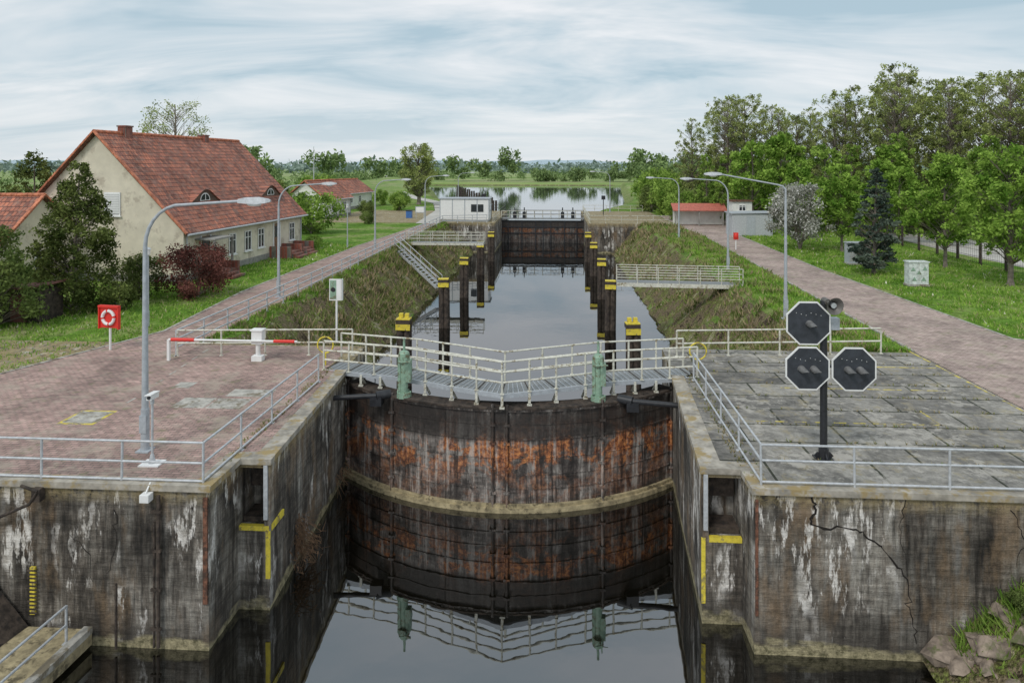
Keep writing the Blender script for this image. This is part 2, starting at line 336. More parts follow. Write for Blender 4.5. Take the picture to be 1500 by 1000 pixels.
b=MB(); b.box((-9.5,15.02,-.3),(-9.28,15.22,-.12)); b.tube((-9.4,15.1,-.12),(-9.4,15.3,.05),.02); b.obj('wall_light',[WHITE],bevel=.02)
b=MB(); b.box((-8.12,15.25,-2.7),(-8.02,15.296,-.25)); b.obj('rust_edge_plate',[RUST])
b=MB(); b.box((4.57,15.95,-2.9),(4.63,15.996,-.25)); b.obj('rust_edge_plate',[RUST])
b=MB(); b.tube((-10.1,15.1,-3.7),(-10.1,15.1,-2.2),.03); b.path([(-13.2,15.15,-.9),(-12.2,15.1,-.45),(-12.0,15.1,-.15),(-12.4,15.1,-.02)],.035); b.box((-12.15,15.1,-.4),(-11.95,15.28,-.1)); b.obj('wall_bracket',[DARK])
b=MB(); b.box((-12.3,15.24,-3.1),(-12.18,15.296,-2.0),0)
for i in range(12): b.box((-12.36 if i%2 else -12.3,15.235,-3.08+i*.09),(-12.12,15.239,-3.04+i*.09),1)
b.obj('water_gauge',[YEL,DARK])
rg=random.Random(3)
def crack(pts,w,y,name='wall_crack'):
    b=MB(); P=[]
    for i in range(len(pts)-1):
        for k in range(6): f=k/6; P.append((pts[i][0]+(pts[i+1][0]-pts[i][0])*f+rg.gauss(0,.03),pts[i][1]+(pts[i+1][1]-pts[i][1])*f+rg.gauss(0,.03)))
    P.append(pts[-1]); n=len(P); L=[];Rr=[]
    for i,p in enumerate(P):
        a=P[max(0,i-1)];c=P[min(n-1,i+1)]; dx,dz=c[0]-a[0],c[1]-a[1]; l=math.hypot(dx,dz) or 1; ww=w*(.3+.9*rg.random())*(1-.6*i/n)
        L.append((p[0]-dz/l*ww,y,p[1]+dx/l*ww)); Rr.append((p[0]+dz/l*ww,y,p[1]-dx/l*ww))
    b.add(L+Rr,[(i,i+1,n+i+1,n+i) for i in range(n-1)]); b.obj(name,[CRACK])
crack([(5.85,-.14),(5.9,-.5),(5.8,-.78),(6.75,-.86),(7.05,-.95),(7.4,-1.25),(7.96,-2.0),(8.0,-2.6),(8.15,-3.4)],.035,15.994)
crack([(7.9,-.2),(7.8,-.9),(7.95,-1.9)],.012,15.994); crack([(-10.3,-.6),(-10.2,-1.4),(-10.45,-2.1)],.012,15.294); crack([(-11.4,-1.2),(-10.9,-1.6),(-10.8,-2.3)],.014,15.294); crack([(10.2,-.3),(10.5,-1.0),(10.3,-1.6)],.014,15.994)
b=MB(); b.prism([(-20,9),(-11.0,9),(-10.75,15.2),(-20,15.2)],-3.7,-3.35,0); b.prism([(-20,9.),(-10.95,9.),(-10.7,15.15),(-10.9,15.15),(-11.15,9.)],-3.4,-3.25,1)
b.add([(-20,15.2,-3.34),(-12.3,15.2,-3.34),(-20,15.2,-2.0),(-13.2,15.2,-2.3),(-20,13.6,-3.34),(-12.5,13.8,-3.34)],[(4,5,3,2),(5,1,3)],2)  # dark sheet painted in place of the shaded recess opening above the stage
b.obj('landing_stage',[TIMBER,CONC,DARK])
# ------------------------------------------------------------------ railings
def railing(name,pts,h=1.0,rails=(1.0,.55),sp=2.,r=.028,mat=GALV,z=0):
    b=MB()
    pts=[Vector((p[0],p[1],p[2] if len(p)>2 else z)) for p in pts]
    for i in range(len(pts)-1):
        a,c=pts[i],pts[i+1]; L=(c-a).length; k=max(1,round(L/sp))
        for j in range(k+1 if i==len(pts)-2 else k):
            q=a.lerp(c,j/k); b.tube(q,q+Vector((rg.gauss(0,.006),rg.gauss(0,.006),h)),r*1.05,n=8); b.cbox(q+Vector((0,0,.012)),(.13,.13,.02))
        for t in rails: b.tube(a+Vector((0,0,h*t)),c+Vector((0,0,h*t)),r,n=8)
    return b.obj(name,[mat])
railing('railing',[(-24,15.42),(-8.2,15.42),(-8.1,22.9)],.95,(1,.5,.06),1.95)
railing('railing',[(30,16.15),(4.75,16.15),(4.75,23.9)],.95,(1,.62,.1),2.05)
railing('railing',[(-14.7,25.7),(-7.95,26.3)],1.,(1,.5),1.7,.034,mat=CREAMR)
railing('railing',[(4.7,26.9),(12.8,27.8)],1.,(1,.5),2.,.034,mat=CREAMR)
railing('railing',[(-14.75,25.7),(-14.6,40),(-14.5,65)],1.,(1,.66,.33),2.,.036)
railing('railing',[(-14.5,66.6),(-14.5,87),(-9,89)],1.,(1,.66,.33),2.2,.04)
railing('railing',[(-20,10.0,-3.35),(-11.2,10.0,-3.35),(-11.0,14.7,-3.35)],.85,(1,.5),2.2)
# ------------------------------------------------------------------ near gate
gate=empty('lock_gate')
CX=-1.73; RAD=8.45; CYc=22.15+RAD; TH=math.asin(5.83/RAD)
def arc(t,off=0): return (CX+(RAD+off)*math.sin(t), CYc-(RAD+off)*math.cos(t))
def arcband(b,z0,z1,o0,o1,mi=0,n=32,t0=-TH,t1=TH):
    ts=[t0+(t1-t0)*i/n for i in range(n+1)]
    vs=[]
    for t in ts:
        a=arc(t,o0); c=arc(t,o1); vs+=[(a[0],a[1],z0),(c[0],c[1],z0),(c[0],c[1],z1),(a[0],a[1],z1)]
    for i in range(n):
        o=i*4; b.add([vs[o+k] for k in range(8)],[(1,5,6,2),(0,3,7,4),(3,2,6,7),(0,4,5,1)],mi,False)
    b.add(vs[:4],[(0,1,2,3)],mi); b.add(vs[-4:],[(3,2,1,0)],mi)
b=MB(); arcband(b,-6,-.5,-.5,0); b.obj('skin_plate',[GATE],parent=gate)
b=MB()
for z,h,o in ((-.58,.1,.07),(-1.02,.03,.02),(-1.5,.05,.04),(-2.1,.03,.02),(-2.65,.03,.02),(-3.1,.04,.025)): arcband(b,z,z+h,-.02,o)
for t in (-TH*.985,-.62*TH,0.017,-0.037,.52*TH,TH*.985,-.3*TH,.27*TH,.78*TH,-.82*TH):
    w=.055 if min(abs(t-k) for k in (-.62*TH,.017,-.037,.52*TH,TH*.985,-TH*.985))<.001 else .012
    a=arc(t,w*.9); b.tube((a[0],a[1],-3.8),(a[0],a[1],-.35),w,n=8)
    if w>.03:
        for z in (-1.0,-1.6,-2.4,-3.2): b.cbox((a[0],a[1],z),(.2,.16,.07))
b.obj('ribs',[GATE],parent=gate)
b=MB()
for i in range(60):
    t=-TH*.97+TH*1.94*i/59; a=arc(t,.075)
    b.tube((a[0],a[1]+.02,-.53),(a[0],a[1]-.02,-.53),.018,n=6)
b.obj('rivets',[GATE],parent=gate)
b=MB(); arcband(b,-4.2,-3.66,-.02,.2); arcband(b,-3.66,-3.57,-.02,.1); b.obj('sill_timber',[TIMBER],parent=gate)
b=MB(); arcband(b,-.5,-.44,-.55,.1); b.obj('top_plate',[DARK],parent=gate)
wp=[(-8.3,24.75),(-5.3,24.05),(-3.3,23.15),(-1.73,22.5),(-.16,23.15),(1.85,24.05),(4.85,24.75)]
def offs(pts,d):
    out=[]
    for i,p in enumerate(pts):
        a=Vector(pts[max(0,i-1)]); c=Vector(pts[min(len(pts)-1,i+1)]); t=(c-a).normalized(); n=Vector((-t.y,t.x)); out.append((p[0]+n.x*d,p[1]+n.y*d))
    return out
w0=offs(wp,-.45); w1=offs(wp,.75)
b=MB(); b.prism(w0+w1[::-1],-.06,.0,0)
for A in (w0,w1):
    for i in range(len(A)-1): b.beam((A[i][0],A[i][1],-.06),(A[i+1][0],A[i+1][1],-.06),.06,.14,2)
for i in range(len(w0)-1):
    L=(Vector(w0[i+1])-Vector(w0[i])).length; k=max(2,int(L/.75))
    for j in range(k):
        f=j/k; q=Vector(w0[i]).lerp(Vector(w0[i+1]),f); q2=Vector(w1[i]).lerp(Vector(w1[i+1]),f)
        b.beam((q.x,q.y-.03,-.1),(q.x*.75+q2.x*.25,q.y*.75+q2.y*.25,-.5),.05,.07,1); b.cbox((q.x,q.y-.05,-.2),(.08,.06,.32),1); b.cbox((q.x,q.y-.05,-.42),(.16,.1,.06),1)
    k=int(L/.18)
    for j in range(k):
        f=j/k; q=Vector(w0[i]).lerp(Vector(w0[i+1]),f); q2=Vector(w1[i]).lerp(Vector(w1[i+1]),f); b.beam((q.x,q.y,.01),(q2.x,q2.y,.01),.03,.018,2 if j%5 else 3)
b.obj('walkway',[GRATE,CREAMR,GREYP,DARK],parent=gate)
for A,nm in ((w0,'front_railing'),(w1,'rear_railing')):
    q=railing(nm,[(p[0],p[1]) for p in A],1.05,(1,.68,.36),1.2,.034,CREAMR); q.parent=gate
b=MB()
for s,x in ((-1,-8.3),(1,4.85)):
    pts=[(x+s*.25+ .3*math.cos(a),24.9,.75+.3*math.sin(a)) for a in [2*math.pi*i/16 for i in range(17)]]
    b.path(pts,.028); b.tube((x+s*.25,24.9,0),(x+s*.25,24.9,.45),.04)
b.obj('safety_hoops',[YEL],parent=gate)
for x0,x1,y0,y1 in ((-8.6,-6.1,22.6,22.9),(5.1,2.55,22.6,22.9)):
    b=MB(); b.tube((x0,y0,-.5),(x1,y1,-.42),.085,n=10); b.tube((x1,y1,-.42),(x1+(.45 if x1<0 else -.45),y1+.2,-.4),.15,n=10); b.cbox((x1,y1+.1,-.6),(.4,.4,.3)); b.obj('drive_arm',[BLACK],parent=gate)
def winch(x,y,z):
    b=MB(); b.tube((0,0,-.05),(0,0,.12),.26,.24,12); b.tube((0,0,.12),(0,0,1.15),.14,.12,12); b.tube((0,0,1.15),(0,0,1.4),.2,.2,12)
    b.cbox((.16,0,.85),(.18,.26,.75)); b.cbox((-.15,0,.75),(.1,.2,1.1)); b.ell((0,0,1.42),(.19,.19,.12),12); b.tube((0,0,1.45),(0,0,1.95),.045,.04,8)
    b.tube((.1,-.12,1.25),(.1,-.36,1.25),.05,n=8); b.tube((.1,-.36,1.05),(.1,-.36,1.45),.022); b.tube((-.1,-.36,1.25),(.3,-.36,1.25),.022)
    for a in range(6): b.cbox((.22*math.cos(a*1.05),.22*math.sin(a*1.05),.13),(.05,.05,.05))
    b.tube((.0,0,-.05),(0,0,-2.5),.06,n=8,mi=1)
    b.obj('gate_winch',[GREEN,DARK],(x,y,z),bevel=.01)
winch(-5.16,23.0,-.42); winch(1.42,23.0,-.42)
# ------------------------------------------------------------------ mooring piles in chamber
for i,yy in enumerate((34.4,46.9,57.8,70.,80.)):
    for x in (-7.7,3.85):
        b=MB()
        for a,c in ((-.17,0),(.17,.03),(0,.22)):
            b.tube((a,c,-6),(a,c,-.35),.2,.19,10)
        b.cbox((0,.05,-.25),(.72,.5,.2),0); b.box((-.37,-.23,-.66),(.37,-.2,-.36),1); b.box((-.35,-.19,-.149),(.35,.3,-.09),1)
        b.tube((.38,.05,-5),(.38,.05,-.2),.035,n=6,mi=0)
        for k in range(10): b.tube((.38,-.1,-3.7+k*.35),(.38,.2,-3.7+k*.35),.015,n=5)
        if i==0: 
            b.box((-.25,0,-.088),(-.05,.2,.14),1); b.box((.05,0,-.088),(.25,.2,.14),1)
        o=b.obj('mooring_pile',[DARK,YEL],(x+rg.gauss(0,.06),yy,-.25-rg.random()*.1),rz=rg.gauss(0,.05)); o.rotation_euler[1]=rg.gauss(0,.006)
# ------------------------------------------------------------------ gangways
def gangway(x0,y0,x1,y1):
    b=MB(); d=Vector((x1-x0,y1-y0,0)); L=d.length; d.normalize(); n=Vector((-d.y,d.x,0))*.55
    A=Vector((x0,y0,.0)); B=Vector((x1,y1,.0))
    b.beam(A,B,1.1,.08,0)
    for s in (-1,1):
        b.beam(A+n*s-Vector((0,0,.1)),B+n*s-Vector((0,0,.1)),.08,.24,1)
        k=int(L/1.15)
        for j in range(k+1):
            q=A.lerp(B,j/k)+n*s; b.tube(q,q+Vector((0,0,1)),.028,n=6,mi=1)
        for t in (.35,.68,1.): b.tube(A+n*s+Vector((0,0,t)),B+n*s+Vector((0,0,t)),.028,n=6,mi=1)
    b.obj('gangway',[GRATE,CREAMR])
gangway(11.6,43.6,3.9,44.1); gangway(-14.6,65.6,-6.9,65.6)
b=MB(); A=Vector((-14.2,60.6,0)); B=Vector((-9.9,57.6,-2.9))
for s in (-.4,.4):
    o_=Vector((.5*s,.8*s,0)); b.beam(A+o_,B+o_,.05,.22)
    b.tube(A+o_+Vector((0,0,.95)),B+o_+Vector((0,0,.95)),.03); b.tube(A+o_+Vector((0,0,.5)),B+o_+Vector((0,0,.5)),.025)
    for j in range(5): q=A.lerp(B,j/4)+o_; b.tube(q,q+Vector((0,0,.95)),.03)
for j in range(16):
    q=A.lerp(B,j/15); b.beam(q-Vector((.2,.32,0)),q+Vector((.2,.32,0)),.28,.04)
b.obj('bank_stairs',[GALV])
# ------------------------------------------------------------------ far lock head
b=MB(); b.prism([(-32,88),(-7.9,88),(-7.9,112),(-32,112)],-6.5,0,0); b.obj('far_lock_wall',[WALL])
b=MB(); b.prism([(4.1,88),(15,88),(15,112),(4.1,112)],-6.5,0,0); b.obj('far_lock_wall',[WALL])
b=MB(); b.box((-8,99.8,-6),(4.2,100.4,-.6),0)
for z in (-.7,-1.6,-2.5): b.box((-7.9,99.7,z),(4.1,99.797,z+.14),1)
for x in (-7,-5,-3,-1.9,-.8,1.2,3): b.box((x,99.68,-4),(x+.14,99.695,-.6),1)
b.box((-8,99.4,-.35),(4.2,100.9,-.25),2); b.obj('far_lock_gate',[GATE2,BLACK,GRATE])
railing('far_gate_railing',[(-7.9,99.4),(4.1,99.4)],1.1,(1,.5),1.2,.035,CREAMR,z=-.25)
railing('far_gate_railing',[(-7.9,100.9),(4.1,100.9)],1.1,(1,.5),1.2,.035,BLACK,z=-.25)
railing('railing',[(-8.2,89),(-8.2,99)],1.,(1,.5),2,.03,CREAMR); railing('railing',[(4.4,99),(4.4,88.5),(14.5,88.5)],1.,(1,.5),2,.03,CREAMR)
railing('railing',[(-8.2,101),(-8.2,111.5),(-20,111.5)],1.,(1,.5),2,.03,BLACK); railing('railing',[(4.4,101.5),(4.4,111.5),(14,111.5)],1.,(1,.5),2,.03,CREAMR)
b=MB()
for x in (-6,-4.6,1,2.5): b.cbox((x,100.2,.2),(.5,.6,.9)); b.tube((x,100.2,.6),(x,100.2,1.3),.08)
b.tube((-11,104,0),(-11,104,2.6),.06); b.cbox((-11,103.9,2.8),(.7,.1,.7)); b.tube((7.2,104,0),(7.2,104,2.4),.06); b.cbox((7.2,103.9,2.6),(.6,.1,.6))
b.obj('far_gate_machinery',[BLACK])
b=MB(); b.box((-10.5,94.5,0),(-9.1,97,1.9)); b.box((-10.6,94.4,1.9),(-9.0,97.1,2.0)); b.obj('equipment_box',[BLACK])
cab=empty('control_cabin',(-15.4,90,0))
b=MB(); b.box((0,0,.25),(6.6,3,3.0)); b.obj('walls',[WHITE],parent=cab,bevel=.03)
b=MB(); b.box((-.12,-.12,3.0),(6.72,3.12,3.12)); b.box((.1,.1,0),(6.5,2.9,.25)); 
for x in (0,1.65,3.3,4.95,6.5): b.box((x,-.03,.25),(x+.1,-.003,3.0))
b.obj('roof_and_base',[GREYP],parent=cab)
b=MB()
for x,w in ((4.2,.75),(5.1,.75)): b.box((x,-.03,1.3),(x+w,-.005,2.3))
b.box((6.602,.6,1.3),(6.63,2.3,2.2)); b.obj('windows',[GLASSM],parent=cab)
# ------------------------------------------------------------------ paving
b=MB(); b.prism([(-30,15.61),(-8.41,15.61),(-8.41,17.11),(-7.66,17.21),(-7.96,24.3),(-8.35,24.45),(-8.35,27.4),(-14.95,27.4),(-14.8,88),(-16.8,88),(-17.5,74),(-18.3,62),(-18.4,39),(-17.5,29.5),(-19.8,22.8),(-24,21),(-30,20.5)],-.1,.006)
b.obj('paved_yard',[PAVE])
b=MB(); b.prism([(14.25,16.7),(34,16.7),(34,26),(24,27),(19.5,30.5),(18.9,50),(19.5,78),(24,92),(34,100),(34,104),(15.2,104),(15.2,90),(15.6,72),(14.7,42),(14.25,28.2)],-.1,.006)
b.obj('paved_path',[PAVE2])
b=MB()
def kerb(pts,w=.12,h=.07):
    for i in range(len(pts)-1): b.beam((pts[i][0],pts[i][1],0),(pts[i+1][0],pts[i+1][1],0),w,h)
kerb([(-16.8,88),(-17.5,74),(-18.3,62),(-18.4,39),(-17.5,29.5),(-19.8,22.8),(-24,21)]); kerb([(14.25,28.2),(14.7,42),(15.6,72),(15.2,88)]); kerb([(24,27),(19.5,30.5),(18.9,50),(19.5,78),(24,92)])
b.obj('kerb',[CONC])
b=MB()
for (x0,y0,x1,y1) in ((-11.8,20.2,-10.75,21.1),(-10.7,20.2,-9.6,21.1),(-10.6,21.3,-9.2,22.0)): b.box((x0,y0,-.05),(x1,y1,.011))
b.obj('concrete_patch',[CONC])
b=MB(); b.box((-14.3,18.7,-.05),(-13.2,19.8,.011),0); b.box((-14.2,18.8,-.05),(-13.3,19.7,.016),1); b.box((-12.8,22.0,-.05),(-12.2,22.6,.012),1); b.obj('manhole_cover',[WORNY,CONC])
b=MB()
for i in range(6): b.box((14.05,17.2+i*1.9,.001),(14.13,18.7+i*1.9,.006))
for i in range(10): b.box((5.8+i*.55,20.2,.001),(6.15+i*.55,20.26,.006))
b.box((10.95,20.2,.001),(11.01,21.4,.006))
for i in range(4): b.box((7.5+i*1.4,23.3,.001),(8.6+i*1.4,23.36,.006))
b.box((9.9,25.9,.001),(13.9,25.97,.006)); b.obj('yellow_line',[WORNY])
b=MB()
for i in range(7): b.box((-13.4+i*-.1,20.5+i*.95,.008),(-13.33+i*-.1,20.95+i*.95,.012))
b.obj('white_line',[CONC])
def strip(name,pts,w,z,mat):
    b=MB()
    L=offs(pts,w/2); Rr=offs(pts,-w/2)
    for i in range(len(pts)-1):
        b.add([(L[i][0],L[i][1],z),(Rr[i][0],Rr[i][1],z),(Rr[i+1][0],Rr[i+1][1],z),(L[i+1][0],L[i+1][1],z)],[(0,1,2,3)])
    return b.obj(name,[mat])
ROADM=simple('pale_road',(.46,.44,.4),.9,0,.15,.5)
strip('country_road',[(-16.6,87),(-18.5,112),(-23,135),(-34,160),(-50,210),(-80,320),(-130,520)],2.8,.01,ROADM)
strip('side_road',[(38,20),(37.5,60),(40,110),(46,200)],7,-.015,ROADM)
# ------------------------------------------------------------------ lamps
def street_lamp(x,y,h,dx,L,dy=0,straight=False,pr=.085):
    b=MB(); b.tube((0,0,0),(0,0,1.1),pr*1.25,pr*1.2,12); b.tube((0,0,1.1),(0,0,h-1.3),pr,pr*.65,12)
    d=Vector((dx,dy,0)).normalized(); pts=[]
    if straight:
        pts=[Vector((0,0,h-1.3)),Vector((0,0,h-.75)),Vector((0,0,h-.6))+d*.12,Vector((0,0,h-.52))+d*.35]; e=Vector((0,0,h))+d*L; pts.append(e)
    else:
        for i in range(7):
            a=i/6*math.radians(78); pts.append(Vector((0,0,h-1.3))+d*((1-math.cos(a)))+Vector((0,0,math.sin(a)*1.1)))
        e=pts[-1]+d*(L-.9)+Vector((0,0,.12)); pts.append(e)
    b.path(pts,pr*.62,8,0,pr*.42)
    n=Vector((-d.y,d.x,0)); up=Vector((0,0,1)); s0=e-d*.1
    secs=[(0,.06,.05,.05),(.2,.13,.06,.09),(.5,.16,.08,.1),(.75,.12,.05,.06),(.85,.05,.02,.03)]
    vs=[]
    for t,w,lo,hi in secs:
        c=s0+d*t
        vs+=[c-n*w-up*lo,c+n*w-up*lo,c+n*w*.7+up*hi,c-n*w*.7+up*hi]
    fs=[]
    for i in range(4):
        for k in range(4): fs.append((i*4+k,i*4+(k+1)%4,(i+1)*4+(k+1)%4,(i+1)*4+k))
    fs+=[(3,2,1,0),(16,17,18,19)]
    b.add(vs,fs,1); c=s0+d*.42-up*.09; b.ell(c,(.2 if abs(dx)>.5 else .1,.1,.05),10,2)
    b.box((-.09,-.12,.5),(.09,-.08,.95),0); b.cbox((0,0,.02),(.34,.34,.04),0)
    b.obj('street_lamp',[GREYP,GALV,WHITE],(x,y,0))
street_lamp(-10.65,17.1,6.6,1,2.7)
street_lamp(11.1,33.8,7.0,-1,3.1,.05,True); street_lamp(12.1,48.9,6.6,-1,2.7); street_lamp(12.6,70.9,6.3,-1,2.7)
street_lamp(-15.6,37.6,6.5,1,2.7); street_lamp(-16,59.7,6.3,1,2.6); street_lamp(-16.2,84,6.3,1,2.4); street_lamp(8.7,110.5,6.6,-1,2.6)
street_lamp(-17.5,122,6.3,1,2.4)
def post_lamp(x,y,h):
    b=MB(); b.tube((0,0,0),(0,0,.7),.07,.07,10); b.tube((0,0,.7),(0,0,h-.3),.05,.045,10); b.tube((0,0,h-.3),(0,0,h-.05),.09,.11,12,1); b.tube((0,0,h-.05),(0,0,h+.04),.15,.06,12,2)
    b.obj('post_lamp',[GREYP,WHITE,GALV],(x,y,0))
post_lamp(-18.8,30.4,3.6); post_lamp(-18.9,61,3.9)
# ------------------------------------------------------------------ signal
sig=empty('signal_mast',(6.75,17.7,0))
b=MB(); b.tube((0,0,.03),(0,0,4.0),.09,.085,14); b.cbox((0,0,.02),(.42,.42,.04)); b.tube((0,0,.04),(0,0,.3),.13,.12,12)
for a in range(4):
    c,s=math.cos(a*math.pi/2),math.sin(a*math.pi/2); b.beam((c*.1,s*.1,.15),(c*.19,s*.19,.05),.03,.14); b.cbox((c*.17,s*.17,.06),(.04,.04,.05))
b.tube((-.45,.0,3.4),(.1,0,3.4),.035); b.tube((-.45,0,2.35),(.75,0,2.35),.04); b.obj('pole',[BLACK],parent=sig)
def octo(b,cx,cz,r,y0,y1,mi):
    P=[(cx+r*math.cos(math.pi/8+i*math.pi/4),cz+r*math.sin(math.pi/8+i*math.pi/4)) for i in range(8)]
    vs=[(x,y0,z) for x,z in P]+[(x,y1,z) for x,z in P]
    b.add(vs,[tuple(range(8)),tuple(range(15,7,-1))]+[(i,8+i,8+(i+1)%8,(i+1)%8) for i in range(8)],mi)
VIS=simple('visor_grey',(.17,.17,.17),.5); PANEL=simple('signal_panel',(.035,.04,.05),.55,0,.25,5)
for k,(cx,cz) in enumerate(((-.43,3.46),(-.45,2.33),(.68,2.33))):
    b=MB(); octo(b,cx,cz,.585,-.16,-.13,1); octo(b,cx,cz,.545,-.166,-.1601,0); octo(b,cx,cz,.3,-.13,.05,0)
    for dx in ((0.02,) if k==0 else (-.16,.14)):
        c=Vector((cx+dx,-.17,cz-.02)); b.tube(c,c-Vector((0,.02,0)),.085,n=14,mi=3)
        vs=[];n=10
        for i in range(n+1):
            u=i/n; a=math.radians(-10+200*u); vs.append((c.x+.1*math.cos(a),-.17,c.z+.1*math.sin(a))); ext=.08+.24*math.sin(math.pi*u)
            vs.append((c.x+.06+.07*math.cos(a),-.17-ext,c.z-.06+.08*math.sin(a)))
        b.add(vs,[(2*i,2*i+1,2*i+3,2*i+2) for i in range(n)],2,True)
    for i in range(6): b.tube((cx-.3+.12*i,-.168,cz+.26-.03*(i%3)),(cx-.3+.12*i,-.173,cz+.26-.03*(i%3)),.009,n=6,mi=1)
    b.obj('signal_head',[PANEL,WHITE,VIS,BLACK],parent=sig)
b=MB(); hc=Vector((.07,-.1,3.98)); dr=Vector((.15,-1,-.12)).normalized()
pr=[(0,.05),(.12,.06),(.2,.1),(.28,.16),(.33,.22)]
for i in range(4): b.tube(hc+dr*pr[i][0],hc+dr*pr[i+1][0],pr[i][1],pr[i+1][1],18,0,False)
b.tube(hc-dr*.2,hc,.08,.08,12); b.tube(hc+dr*.1,hc+dr*.27,.05,.07,10,1); b.obj('horn',[simple('horn_grey',(.13,.12,.11),.5),GALV],parent=sig)
b=MB(); b.box((.1,-.1,3.28),(.36,.1,3.58)); b.obj('junction_box',[GREYP],parent=sig,bevel=.01)
b=MB(); b.cbox((0,0,.02),(.5,.4,.03),1); b.tube((0,0,.03),(0,0,.25),.09,.04,10,0); b.tube((0,0,.2),(0,0,1.55),.03,n=10); b.tube((0,0,1.5),(0,0,1.62),.05,.05)
b.beam((0,.18,1.68),(.05,-.22,1.72),.12,.13,1); b.beam((0,.2,1.75),(.05,-.28,1.79),.15,.02,1); b.tube((.05,-.22,1.72),(.052,-.24,1.72),.045,n=10,mi=2)
b.obj('cctv_camera',[GALV,WHITE,BLACK],(-10.0,16.35,0))
b=MB(); b.tube((0,0,0),(0,0,1.1),.045,mi=1); b.box((-.44,-.06,.9),(.44,0,1.78),0); b.box((-.47,-.14,1.72),(.47,.02,1.8),0); b.box((-.47,-.12,.86),(-.43,.02,1.72),0); b.box((.43,-.12,.86),(.47,.02,1.72),0)
for i in range(24):
    a0=2*math.pi*i/24;a1=2*math.pi*(i+1)/24
    b.tube((.27*math.cos(a0),-.1,1.32+.27*math.sin(a0)),(.27*math.cos(a1),-.1,1.32+.27*math.sin(a1)),.065,n=8,mi=0 if i%6==0 else 1)
b.obj('lifebuoy_stand',[RED,WHITE],(-17.9,26.4,0),rz=-.15)
b=MB(); b.tube((0,0,0),(0,0,1.1),.05,mi=1); b.box((-.2,-.1,.9),(.2,.1,1.5),0); b.ell((0,-.1,1.2),(.2,.08,.25),10,0); b.obj('lifebuoy_stand',[RED,WHITE],(15.9,61.5,0))
b=MB(); b.tube((0,0,0),(0,0,2.6),.045,mi=1); b.box((-.3,-.05,1.75),(.2,-.02,2.65),1); b.box((-.27,-.056,1.8),(.0,-.0501,2.6),2); b.tube((-.13,-.06,2.2),(-.13,-.065,2.2),.1,n=12,mi=0); b.box((.22,-.05,1.75),(.25,.1,2.65),1)
b.obj('shipping_sign',[BLACK,WHITE,GREEN],(-9.2,28.2,0))
b=MB(); b.box((-.2,-.15,0),(.2,.15,.2),1); b.tube((0,0,.2),(0,0,.7),.09,mi=1); b.box((-.2,-.14,.65),(.2,.14,1.15),1); b.box((-.24,-.18,1.15),(.24,.18,1.2),1)
b.tube((-3.4,-.2,.8),(1.6,-.2,.8),.04,.035,10,1); b.tube((-3.3,-.2,.8),(-2.4,-.2,.8),.065,n=10,mi=0); b.tube((.7,-.2,.8),(1.5,-.2,.8),.06,n=10,mi=0); b.cbox((-3.4,-.2,.4),(.1,.1,.8),1)
b.obj('barrier_gate',[RED,WHITE],(-11.3,25.3,0))
# ------------------------------------------------------------------ buildings
def window(b,p,w,h,axis,mull=True):
    x,y,z=p
    def bx(u0,u1,z0,z1,d0,d1,mi):
        if axis=='x': b.box((x+d0,y+u0,z+z0),(x+d1,y+u1,z+z1),mi)
        else: b.box((x+u0,y-d1,z+z0),(x+u1,y-d0,z+z1),mi)
    bx(-w/2,w/2,0,h,.003,.02,1)
    for u0,u1,z0,z1 in ((-w/2,-w/2+.07,0,h),(w/2-.07,w/2,0,h),(-w/2+.07,w/2-.07,0,.07),(-w/2+.07,w/2-.07,h-.07,h)): bx(u0,u1,z0,z1,.02,.06,0)
    if mull:
        bx(-.035,.035,.07,h-.07,.02,.055,0); bx(-w/2+.07,-.035,h*.66,h*.66+.05,.02,.05,0); bx(.035,w/2-.07,h*.66,h*.66+.05,.02,.05,0)
    bx(-w/2-.08,w/2+.08,-.08,-.003,.003,.14,0)
OTILE=simple('orange_tile',(.5,.18,.1),.8,0,.4,3)
